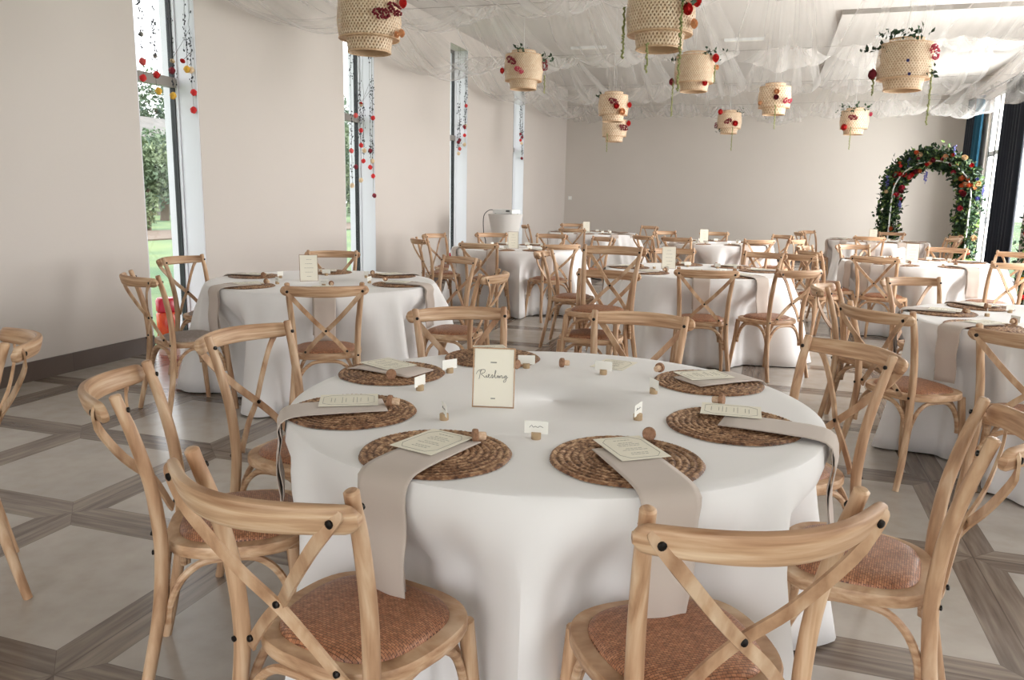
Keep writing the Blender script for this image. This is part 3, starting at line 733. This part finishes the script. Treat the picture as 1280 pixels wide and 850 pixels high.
# ------------------------------------------------------------------ flowers
def rose_mesh(r,mat,seed=0):
    rg=random.Random(seed); mb=MB(); mb.ball((0,0,0),r*.5,8,5)
    for layer,(n,rr,h) in enumerate(((3,.55,.75),(5,.8,.55),(6,1.0,.25))):
        for k in range(n):
            a=2*PI*k/n+layer*.5+rg.uniform(-.1,.1); vs=[]
            for i in range(4):
                for j in range(4):
                    v=i/3; u=(j/3-.5)*2*(PI/n)*1.25; rad=r*rr*(.35+.65*math.sin(v*PI*.55)); 
                    vs.append((rad*math.cos(a+u),rad*math.sin(a+u),-r*.5+v*r*(h+.5)))
            mb.add(vs,[(i*4+j,i*4+j+1,(i+1)*4+j+1,(i+1)*4+j) for i in range(3) for j in range(3)])
    return mb.mesh('rose',mat)
ROSE={n:rose_mesh(1.0,M[n],i) for i,n in enumerate(('red','maroon','coral','yellow','cream','peach','pink','orange','blue','grey'))}
def rose(name,colr,loc,r,parent,rot=(0,0,0)):
    o=obj(name,ROSE[colr],parent,loc); o.scale=(r,r,r); o.rotation_euler=rot; return o
def floret_cluster(r,L,mat,seed):
    rg=random.Random(seed); mb=MB()
    for k in range(70):
        u=rg.uniform(-L,L); e=math.sqrt(max(0,1-(u/L)**2)); a=rg.uniform(0,2*PI); q=r*e*rg.uniform(.6,1)
        mb.ball((u,q*math.cos(a),q*math.sin(a)),r*rg.uniform(.16,.26),5,3)
    return mb.mesh('floret_cluster',mat)
CLU={n:floret_cluster(1,1.7,M[n],i) for i,n in enumerate(('maroon','pink'))}
def tassel(L,r,seed,mat):
    rg=random.Random(seed); mb=MB()
    mb.tube([(0,0,0),(.004,0,-L*.5),(0,.003,-L)],[.003,.003,.002],5)
    n=int(L/.008)
    for k in range(n):
        z=-L*k/n; a=rg.uniform(0,6.28); mb.ball((r*.5*math.cos(a),r*.5*math.sin(a),z),r*rg.uniform(.5,.8),5,3)
    return mb.mesh('hanging_tassel',mat)
def lattice(mb,r0,r1,z0,z1,n,w,turn,seg=7):
    for d in(1,-1):
        for k in range(n):
            a0=2*PI*k/n+(.5 if d<0 else 0)*2*PI/n; ro=.0012*d
            vs=[];fs=[]
            for i in range(seg+1):
                t=i/seg; a=a0+d*turn*t; r=r0+(r1-r0)*t+ro; z=z0+(z1-z0)*t
                hw=w/2/r; vs+=[(r*math.cos(a-hw),r*math.sin(a-hw),z),(r*math.cos(a+hw),r*math.sin(a+hw),z)]
                if i: j=2*i; fs.append((j-2,j-1,j+1,j))
            mb.add(vs,fs)
def ring(mb,r,z,t=.005,seg=40): mb.tube([(r*math.cos(2*PI*k/seg),r*math.sin(2*PI*k/seg),z) for k in range(seg)],t,6,closed=True)
def lantern_meshes(D,n,w):
    R=D/2; H=D*.62; P={}
    mb=MB(); lattice(mb,R*.93,R,-H/2,-H*.1,n,w,.35,4); lattice(mb,R,R*.93,-H*.1,H/2,n,w,.55); P['woven_drum']=mb.mesh('woven_drum',M['bamboo'],False)
    mb=MB(); n2=int(n*.72); lattice(mb,R*.66,R*.72,-H/2-D*.2,-H/2,n2,w,.35,4); P['lower_tier']=mb.mesh('lower_tier',M['bamboo'],False)
    mb=MB(); lattice(mb,R*.62,R*.6,H/2,H/2+D*.1,n2,w,.2,3); P['top_collar']=mb.mesh('top_collar',M['bamboo'],False)
    # shoulders and rims
    for k,(r,z,t) in enumerate(((R*.93,-H/2,.006),(R*.93,H/2,.005),(R*.66,-H/2-D*.2,.006),(R*.72,-H/2,.004),(R*.6,H/2+D*.1,.005))):
        mb=MB(); ring(mb,r,z,t); P['rim',k]=mb.mesh('rim',M['bamboo_rim'])
    mb=MB(); mb.lathe([(R*.72,-H/2),(R*.93,-H/2)],40); P['shoulder',0]=mb.mesh('shoulder',M['bamboo_rim'])
    mb=MB(); mb.lathe([(R*.93,H/2),(R*.6,H/2)],40); P['shoulder',1]=mb.mesh('shoulder',M['bamboo_rim'])
    mb=MB(); mb.lathe([(R*.86,-H/2+.01),(R*.86,H/2-.01)],32); mb.lathe([(R*.6,-H/2-D*.19),(R*.6,-H/2)],32); P['paper_lining']=mb.mesh('paper_lining',M['lining'])
    return P
M['lining']=flat('pale_paper_lining',(206,174,142),.8)
LNB=lantern_meshes(.42,56,.0108); LNF=lantern_meshes(.42,34,.018)
LANT=[ # pos, big?, label, deco: (type,color,phi,zoff,size,extra)
 ((-2.61,4.87,2.50),1,'large woven bamboo lantern at top left above the left window table',[('clu','maroon',20,-.01,.035,0),('clu','maroon',45,.03,.035,20),('rose','red',70,.09,.035,0),('rose','peach',65,-.10,.028,0),('rose','peach',50,-.12,.022,0),('leaf','',80,.16,.10,14)]),
 ((-.74,5.09,2.49),1,'largest woven bamboo lantern at the top centre with three red roses',[('rose','red',52,.10,.036,0),('rose','red',64,.04,.036,0),('rose','red',42,-.02,.036,0),('rose','peach',38,.07,.036,0),('rose','peach',60,-.09,.03,0),('rose','maroon',-15,.19,.035,0),('tas','',-75,.02,.30,0),('tas','',-22,-.21,.17,0),('tas','',32,.03,.52,0),('leaf','',-80,.10,.09,14),('leaf','',32,.03,.06,10)]),
 ((-2.65,8.38,2.72),1,'woven bamboo lantern with a slanting maroon cluster left of centre',[('clu','maroon',-35,.05,.035,35),('clu','pink',-12,-.05,.03,25),('clu','maroon',80,.03,.035,80),('rose','red',-85,-.03,.035,0),('leaf','',78,.10,.09,16),('leaf','',-10,.16,.07,16),('tas','',80,-.08,.18,0)]),
 ((-.89,8.77,2.71),1,'woven bamboo lantern with one red rose under the largest lantern',[('rose','red',60,.10,.045,0),('rose','peach',80,.02,.03,0),('rose','red',35,-.15,.032,0),('rose','maroon',-80,-.12,.04,0),('leaf','',50,.16,.10,20),('leaf','',-80,.12,.05,6),('tas','',-72,-.10,.38,0),('tas','',62,.03,.18,0)]),
 ((-2.2,11.1,2.63),0,'woven bamboo lantern overlapping a smaller one left of centre',[('clu','maroon',0,.03,.04,20),('rose','red',10,-.03,.04,0),('rose','peach',30,-.10,.05,0),('rose','red',70,.0,.04,0),('leaf','',-70,.12,.05,6)]),
 ((-2.62,13.4,2.52),0,'small woven bamboo lantern partly hidden behind another',[('clu','maroon',40,0,.05,10),('rose','red',75,.08,.05,0),('tas','',-30,-.1,.3,0)]),
 ((-.84,14.66,2.74),0,'smallest woven bamboo lantern near the back wall left of two',[('clu','maroon',-5,-.02,.04,-30),('rose','red',25,-.06,.05,0),('rose','red',-45,.14,.05,0),('clu','maroon',-80,-.08,.03,80),('leaf','',-75,-.15,.08,10),('leaf','',65,.14,.1,12),('tas','',15,-.12,.4,0)]),
 ((-.09,11.23,2.71),0,'woven bamboo lantern with a pink cluster at its lower right',[('clu','pink',45,-.06,.04,-10),('rose','maroon',5,-.02,.035,0),('rose','peach',5,.05,.035,0),('rose','peach',-50,-.08,.03,0),('tas','',5,-.12,.3,0)]),
 ((.91,7.18,2.48),1,'large woven bamboo lantern with leafy top at the upper right',[('rose','maroon',-75,-.09,.045,0),('clu','pink',62,.05,.035,60),('leaf','',-35,.18,.08,26),('leaf','',20,.18,.08,22),('leaf','',-80,.10,.10,16),('tas','',60,-.08,.42,0),('tas','',-72,-.12,.14,0),('leaf','',60,-.10,.07,10),('rose','blue',5,-.02,.012,0),('rose','blue',10,-.12,.012,0)]),
 ((1.09,13.54,2.63),0,'small woven bamboo lantern with leafy top left of the arch',[('clu','maroon',-5,.02,.04,10),('rose','red',-35,-.12,.05,0),('rose','pink',78,.08,.035,0),('leaf','',-60,.16,.12,22),('leaf','',0,.17,.1,20),('leaf','',50,.17,.08,12),('tas','',-10,-.12,.34,0)]),
]
TAS={}
for li,(p,big,label,deco) in enumerate(LANT):
    o=empty('hanging_lantern',p); tag(o,label,'lantern','woven bamboo hanging lanterns')
    LM=LNB if big else LNF
    for k,me in LM.items(): obj(k if isinstance(k,str) else k[0],me,o)
    mb=MB(); mb.tube([(0,0,.17),(0,0,ZC-p[2])],.0018,5); mb.build('hanging_cord',M['frame_white'],o)
    cam=math.atan2(-p[1],-p[0]); rg=random.Random(li)
    for di,(ty,cl,phi,dz,sz,ex) in enumerate(deco):
        a=cam+math.radians(phi); R=.21 if abs(dz)<.13 else (.17 if dz<0 else .2); n=Vector((math.cos(a),math.sin(a),0)); q=n*(R+.005)+Vector((0,0,dz))
        if ty=='rose': rose('rose',cl,q+n*sz*.3,sz,o,(PI/2,0,a+PI/2))
        elif ty=='clu':
            c_=obj('floret_cluster',CLU[cl],o,q+n*sz*.4); c_.scale=(sz,)*3; c_.rotation_euler=(0,math.radians(ex),a+PI/2)
        elif ty=='tas':
            mb=tassel(sz,.011,di+li*7,M['amaranth']); obj('hanging_tassel',mb,o,q+n*.012)
        elif ty=='leaf':
            mb=MB()
            for k in range(ex): 
                pp=q+Vector((rg.gauss(0,sz*.5),rg.gauss(0,sz*.5),rg.gauss(0,sz*.3)))
                mb.leaf(pp,rg.uniform(.035,.06),rg,.55)
            mb.tube([q-n*.02,q,q+Vector((sz*.3,0,.02))],.002,4)
            mb.build('leaf_sprig',M['leaf'],o,False)

# dried flower strings in the left windows
STR=[
 ('first left window',[(5.33,3.45,[(2.61,'grey'),(2.40,'coral'),(2.27,'red')],0),(5.49,3.45,[(2.47,'grey'),(2.32,'red'),(2.19,'yellow')],0),(5.66,3.45,[(2.38,'maroon'),(2.17,'yellow')],0),(5.86,3.45,[(2.42,'yellow')],1),(6.04,3.45,[(2.42,'cream'),(2.23,'red'),(2.08,'red')],2)]),
 ('second left window',[(8.66,3.4,[(1.89,'coral'),(1.47,'cream')],0),(8.76,3.4,[(2.32,'coral'),(1.7,'maroon')],0),(8.88,3.4,[(2.15,'red'),(1.97,'red'),(1.54,'cream')],0),(8.97,3.4,[(1.91,'cream'),(1.78,'red')],1),(9.15,3.4,[(1.92,'maroon'),(1.71,'red')],2),(9.32,3.4,[(2.33,'red'),(1.79,'cream'),(1.6,'red'),(1.35,'maroon')],0)]),
 ('third left window',[(12.06,3.4,[(2.23,'maroon'),(2.05,'cream')],0),(12.16,3.4,[(2.27,'maroon'),(2.13,'coral')],0),(12.34,3.4,[(2.5,'maroon'),(2.36,'red'),(2.21,'cream')],0),(12.54,3.4,[(2.84,'red'),(2.52,'cream')],1)]),
 ('fourth left window',[(15.36,3.4,[(2.62,'maroon'),(2.5,'red')],0),(15.5,3.4,[(2.57,'maroon'),(2.45,'cream')],0),(15.65,3.4,[(2.45,'grey'),(2.15,'maroon')],0)]),
]
ORD=['first','second','third','fourth','fifth','sixth']
for wi,(wn,strs) in enumerate(STR):
    for si,(y,z1,fl,extra) in enumerate(strs):
        rg=random.Random(wi*10+si); zl=min(f[0] for f in fl); x=-4.985+rg.uniform(-.01,.01); z1=ZC-.242; wa,wb=WINS[wi+1]; y*=1.0173; y=max(wa+.035,min(wb-.035,y))
        o=empty('dried_flower_string',(x,y,z1)); tag(o,'dried rose string hanging in the %s, %s from its left'%(wn,ORD[si]),'flower string','dried flower strings')
        mb=MB(); n=16; path=[(rg.uniform(-.006,.006),rg.uniform(-.008,.008),(zl-z1)*k/n) for k in range(n+1)]; mb.tube(path,.0018,4); mb.build('twine',M['stem'],o)
        for cz in [f[0]+.10 for f in fl[:2]]+[rg.uniform(fl[0][0]+.2,z1-.1) for _ in range(3)]:
            mb=MB(); mb.tube([(0,0,cz-.03-z1),(0,0,cz+.17-z1)],.0012,4)
            for k in range(14):
                zz=cz+rg.uniform(-.02,.17)-z1; yy=rg.gauss(0,.014); xx=rg.gauss(0,.012)
                mb.ball((xx,yy,zz),rg.uniform(.004,.0075),5,3,1.5)
            mb.build('berry_sprig',M['berry'],o)
        for k in range(5):
            mb=MB()
            zz=rg.uniform(zl+.1,z1-.2)-z1; yy=rg.uniform(-.05,.05); mb.tube([(0,0,zz+.12),(0,yy*.6,zz+.05),(0,yy,zz-.03)],.001,4); mb.ball((0,yy,zz-.03),.006,5,3,1.6)
            mb.build('berry_sprig',M['berry'],o)
        for fz,fc in fl:
            r_=.033 if fc!='grey' else .022
            q=rose('dried_rose',fc,(rg.uniform(-.01,.01),rg.uniform(-.01,.01),fz-z1),r_,o,(PI+rg.uniform(-.3,.3),rg.uniform(-.3,.3),rg.uniform(0,6))); q.scale=(r_*.9,r_*.9,r_*1.4)
        if extra:
            mb=MB(); s=-1 if extra==2 else 1
            mb.tube([(0,0,-.95),(0,-.10,-1.08),(0,-.22,-1.22)] if extra==2 else [(0,.18,-1.05),(0,.05,-1.15),(0,-.04,-1.22)],.002,4); mb.build('side_twig',M['stem'],o)
            if extra==2: rose('dried_rose','cream',(0,-.23,-1.25),.022,o,(2.5,0,0))
            else: rose('dried_rose','red',(0,-.05,-1.23),.024,o,(2.4,0,0))

# ------------------------------------------------------------------ sheer ceiling swags
def swag(x0,x1,seed,label,ya=2.6,yb=18.9):
    rg=random.Random(seed); nX,nY=72,150; vs=[];fs=[];uvs=[]
    sup=5.55; per=3.26; xc=(x0+x1)/2; hw=(x1-x0)/2
    ph=[(rg.uniform(3,5),rg.uniform(0,6.28),.6),(rg.uniform(8,12),rg.uniform(0,6.28),.3),(rg.uniform(18,24),rg.uniform(0,6.28),.10)]
    dr=[rg.uniform(.42,.58) for _ in range(8)]; sh=rg.uniform(-.45,.45); zt=rg.uniform(3.42,3.52)
    for j in range(nY+1):
        y=ya+(yb-ya)*j/nY; q=(y-sup+sh)/per; k=int(math.floor(q)); f=q-k; s=4*f*(1-f)
        d=dr[k%8]; 
        for i in range(nX+1):
            u=-1+2*i/nX
            fold=sum(a*math.sin(w*u*1.6+p+.5*math.sin(q*1.3)) for w,p,a in ph)
            wid=hw*(.62+.36*s)
            z=zt-d*s*(1-.30*u*u)-.10*(1-s)*0+fold*(.016+.018*s)-.05*abs(u)*(1-s)
            x=xc+u*wid+.012*fold
            vs.append((x,y,z))
    n=nX+1
    for j in range(nY):
        for i in range(nX):
            fs.append((j*n+i,j*n+i+1,(j+1)*n+i+1,(j+1)*n+i)); 
            uvs.append([(i/nX,j/10),((i+1)/nX,j/10),((i+1)/nX,(j+1)/10),(i/nX,(j+1)/10)])
    mb=MB(); mb.add(vs,fs,uvs); o=mb.build('fabric_swag',M['sheer']); tag(o,label,'fabric swag','sheer white ceiling swags'); return o
SWN=['beside the left windows','second from the left windows','third from the left windows','left of the room middle','right of the room middle','third from the right windows','second from the right windows','beside the right windows']
for i in range(8):
    a=-4.85+i*1.075; swag(a,a+1.1,20+i,'sheer white fabric swag draped under the ceiling, '+SWN[i])
mb=MB()
for k,(y) in enumerate((5.55,8.81,12.07,15.33,18.6)):
    m1=MB(); m1.tube([(XL+.005,y,3.50),(-.6,y,3.46),(XR-.005,y,3.50)],.003,5); tag(m1.build('suspension_wire',M['frame_grey']),'thin wire strung across the room holding the swags, %s from the front'%ORD[k],'wire','swag wires')
for k,(x,y) in enumerate([(-3.25,13.97),(-.65,13.8),(1.6,13.7),(-2,8),(1,8)]):
    zc=ZC-.06 if (x>.7 and y>12.13) else ZC
    o=empty('ceiling_light',(x,y,zc)); tag(o,'slim white linear ceiling light above the swags, '+['at the far left','at the far middle','at the far right','at the near left','at the near right'][k],'ceiling light','linear ceiling lights')
    mb=MB(); mb.box((0,0,-.02),(.62,.07,.04)); mb.build('light_housing',M['frame_white'],o,False)
    mb=MB(); mb.box((0,0,-.043),(.58,.05,.006)); mb.build('diffuser',M['white_card'],o,False)

# ------------------------------------------------------------------ flower arch and floral pillar
def greenery(path,nleaf,spread,rg):
    mb=MB(); mb2=MB(); n=len(path)
    for k in range(nleaf):
        t=rg.uniform(0,n-1.001); i=int(t); p=Vector(path[i]).lerp(Vector(path[i+1]),t-i)
        d=Vector((rg.gauss(0,1),rg.gauss(0,1),rg.gauss(0,1))).normalized()*spread*rg.uniform(0,1)**.6
        if rg.random()<.06: d*=1.45
        (mb2 if rg.random()<.18 else mb).leaf(p+d,rg.uniform(.06,.11),rg,.6)
    return mb,mb2
ax,ay=2.73,16.5
apath=[]
for k in range(7): apath.append((-.65,0,k*.235))
for k in range(1,16):
    a=PI-PI*k/16; apath.append((.65*math.cos(a),0,1.52+.64*math.sin(a)))
for k in range(7): apath.append((.65,0,1.52-k*.25))
o=empty('flower_arch',(ax,ay,0)); o.rotation_euler=(0,0,0); tag(o,'flower-covered arch with red roses and greenery by the back wall','flower arch')
for dy,nm in((-.22,'front'),(.22,'rear')):
    mb=MB(); mb.tube([(x,dy,max(.004,z)) for x,y,z in apath],.014,8); mb.build('arch_tube',M['frame_white'],o)
rg=random.Random(12); m1,m2=greenery([(x,-.05,z+.05) for x,y,z in apath],11000,.225,rg)
m1.build('dark_foliage',M['leaf'],o,False); m2.build('light_foliage',M['leaf_light'],o,False)
cols=['red','maroon','maroon','red','coral','orange','pink','orange','peach','cream','blue','cream']
for k in range(60):
    t=rg.uniform(1,len(apath)-2); i=int(t); p=Vector(apath[i]).lerp(Vector(apath[i+1]),t-i)
    a=rg.uniform(0,2*PI); q=p+Vector((.17*math.cos(a)*rg.uniform(.5,1.2),-.20-rg.uniform(0,.06),.17*math.sin(a)+.05))
    cl=rg.choice(cols); rose('rose',cl,q,rg.uniform(.03,.055),o,(PI/2+rg.uniform(-.5,.5),rg.uniform(-.5,.5),0))
for k,(x,z) in enumerate([(.30,2.30),(-.42,2.08),(-.12,1.84),(-.75,1.75),(.85,1.6),(-.5,1.35)]):
    mb=MB(); mb.tube([(0,0,-.1),(0,0,.12)],.004,4)
    for j in range(26): aa=rg.uniform(0,6.28); mb.ball((.022*math.cos(aa),.022*math.sin(aa),rg.uniform(-.04,.13)),.013,5,3)
    mb.build('blue_spike_flower',M['blue'],o,loc=(x,-.2,z))
p_=empty('floral_pillar',(3.46,12.3,0)); tag(p_,'flower-covered column standing at the right edge beside the dark curtain','flower column')
mb=MB(); mb.tube([(-.1,0,0),(-.1,0,1.9)],.014,8); mb.tube([(.1,0,0),(.1,0,1.9)],.014,8); mb.build('pillar_tube',M['frame_white'],p_)
pth=[(0,0,k*.2) for k in range(11)]; m1,m2=greenery(pth,3200,.24,rg); m1.build('dark_foliage',M['leaf'],p_,False); m2.build('light_foliage',M['leaf_light'],p_,False)
for k in range(26):
    q=Vector((-.18+rg.uniform(-.05,.1),-.16+rg.uniform(-.06,.06),rg.uniform(.1,1.95))); rose('rose',rg.choice(['red','maroon','orange','yellow','cream','red']),q,rg.uniform(.03,.055),p_,(PI/2,0,-.6))

# ------------------------------------------------------------------ curtains
def curtain(name,y0,y1,mat,label,x=XR-.12,z0=.02,z1=3.46,fr=7,flare=0):
    mb=MB(); n=90; rows=12; vs=[];fs=[]
    for j in range(rows+1):
        t=j/rows; z=z1+(z0-z1)*t
        for i in range(n+1):
            u=i/n; y=y0+(y1-y0)*u; am=.045*(1+.2*t)
            vs.append((x+am*math.sin(u*fr*2*PI)+flare*t*.1,y+flare*t*(u-.5),z))
    for j in range(rows):
        for i in range(n): fs.append((j*(n+1)+i,j*(n+1)+i+1,(j+1)*(n+1)+i+1,(j+1)*(n+1)+i))
    mb.add(vs,fs); o=mb.build(name,mat); solidify(o,.003); tag(o,label,'curtain'); return o
curtain('curtain',18.05,18.75,M['curtain'],'dark navy curtain hanging just left of the right window',fr=4)
curtain('curtain',17.66,18.03,M['curtain_lit'],'navy curtain panel painted teal as if lit through beside the right window frame',fr=2)
curtain('curtain',14.75,15.95,M['curtain'],'near-black navy curtain covering the near half of the right window',fr=7,flare=.1)
mb=MB(); mb.tube([(XR-.12,14.5,3.5),(XR-.12,18.9,3.5)],.014,10); o=mb.build('curtain_rod',M['frame_black']); tag(o,'black curtain rod above the right window','curtain rod')
mb=MB()
for y in(14.55,18.85): mb.box((XR-.062,y,3.5),(.12,.02,.02))
mb.build('bracket',M['frame_black'],o,False)

# ------------------------------------------------------------------ cocktail table, projector, switch, canisters
cx,cy=-3.92,11.62
mb=MB(); seg=48; vs=[];fs=[]; prof=[(.001,1.1),(.262,1.1),(.27,1.094),(.265,1.08),(.225,.9),(.19,.7),(.175,.5),(.19,.3),(.24,.1),(.27,.012)]
for i,(r,z) in enumerate(prof):
    for k in range(seg):
        a=2*PI*k/seg; lob=max(0,(.75-z)/.75)*(1 if i>3 else 0); rr=r*(1+.28*lob*abs(math.cos(2*a))**1.5-.12*lob); vs.append((rr*math.cos(a),rr*math.sin(a),z))
for i in range(len(prof)-1):
    for k in range(seg): l=(k+1)%seg; fs.append((i*seg+k,(i+1)*seg+k,(i+1)*seg+l,i*seg+l))
mb.add(vs,fs); o=mb.build('cocktail_table',M['spandex'],loc=(cx,cy,0)); tag(o,'high cocktail table in a tight white stretch cover by the left wall','table')
p=empty('projector',(cx+.02,cy,1.102),-.2); tag(p,'flat white projector lying on the high cocktail table','projector')
mb=MB(); mb.box((0,0,.035),(.34,.26,.06)); mb.build('projector_body',M['frame_white'],p,False)
mb=MB(); mb.lathe([(.001,0),(.03,0),(.03,.02),(.022,.022)],16,(.1,-.14,.035)); mb.build('lens',M['frame_black'],p)
mb=MB(); 
for sx in(-.14,.14): mb.box((sx,-.1,.003),(.02,.02,.006)); mb.box((sx,.1,.003),(.02,.02,.006))
mb.build('foot',M['frame_black'],p,False)
mb=MB(); mb.tube(smoothpath([(cx-.155,cy-.03,1.15),(cx-.24,cy-.06,1.155),(cx-.31,cy-.12,1.06),(cx-.30,cy-.14,.8),(cx-.27,cy-.13,.66),(cx-.29,cy-.14,.4),(cx-.3,cy-.15,.008)],5),.006,6); tag(mb.build('power_cable',M['frame_black']),'black cable hanging down from the projector','cable')
mb=MB(); mb.box((-4.82,YB-.006,1.36),(.085,.012,.085)); o=mb.build('light_switch',M['frame_white'],None,False); tag(o,'small white light switch on the back wall near the left corner','light switch')
mb=MB(); mb.box((-4.82,YB-.014,1.36),(.04,.006,.055)); mb.build('rocker',M['white_card'],o,False)
for k,(x,y,lab) in enumerate([(-5.06,5.62,'red and orange canister standing on the floor in the first left window'),(-5.02,12.06,'red and orange canister standing on the floor in the third left window')]):
    o=empty('red_canister',(x,y,.0)); tag(o,lab,'canister')
    mb=MB(); mb.lathe([(.001,0),(.08,0),(.088,.01),(.09,.28),(.08,.298)],28); mb.build('canister_body',noisy('orange_red_lacquer',(206,40,26),(232,96,44),(14,14,8),.25),o)
    mb=MB(); mb.lathe([(.076,.298),(.088,.31),(.09,.40),(.075,.425),(.001,.43)],28); mb.build('lid',flat('crimson_lacquer',(196,32,56),.25),o)

# ------------------------------------------------------------------ light and camera
w=bpy.data.worlds.new('World'); scn.world=w; w.use_nodes=True; bg=w.node_tree.nodes['Background']; bg.inputs[0].default_value=(.97,.985,1.0,1); bg.inputs[1].default_value=2.8
def area(name,loc,rot,sx,sy,e,col=(1,1,1)):
    l=bpy.data.lights.new(name,'AREA'); l.shape='RECTANGLE'; l.size=sx; l.size_y=sy; l.energy=e; l.color=col
    o=bpy.data.objects.new(name,l); COL.objects.link(o); o.location=loc; o.rotation_euler=rot; return o
for i,(a,b_) in enumerate(RW): area('daylight_right',(XR+.45,(a+b_)/2,1.8),(0,math.radians(90),0),3.2,b_-a,(10,60,185,430,500)[i],(1,.985,.965))
area('fill_front',(-.5,YF-.5,1.3),(math.radians(90),0,0),4.0,2.5,20,(1,.985,.965))  # added fill lamp outside the front opening, brightens the near end
su=bpy.data.lights.new('sun','SUN'); su.energy=1.8; su.angle=math.radians(2); su.color=(1,.95,.86)
so=bpy.data.objects.new('sun',su); COL.objects.link(so); d=Vector((-.12,-1,-1.0)); so.rotation_euler=d.to_track_quat('-Z','Y').to_euler()

F,Pt,Yw,Rl=980.4,math.radians(10.38),math.radians(17.98),math.radians(1.15)
fw=Vector((-math.sin(Yw)*math.cos(Pt),math.cos(Yw)*math.cos(Pt),-math.sin(Pt)))
r0=Vector((math.cos(Yw),math.sin(Yw),0)); u0=r0.cross(fw)
rt=r0*math.cos(Rl)+u0*math.sin(Rl); up=-r0*math.sin(Rl)+u0*math.cos(Rl)
cam=bpy.data.cameras.new('camera'); co=bpy.data.objects.new('camera',cam); COL.objects.link(co)
mt=Matrix((rt,up,-fw)).transposed().to_4x4(); mt.translation=(0,0,1.37); co.matrix_world=mt
cam.sensor_width=36; cam.lens=36*F/1280; cam.clip_start=.05; cam.clip_end=300
scn.camera=co
vs_=scn.view_settings; vs_.view_transform='Standard'; vs_.look='None'; vs_.gamma=1; vs_.exposure=.42; vs_.use_curve_mapping=False
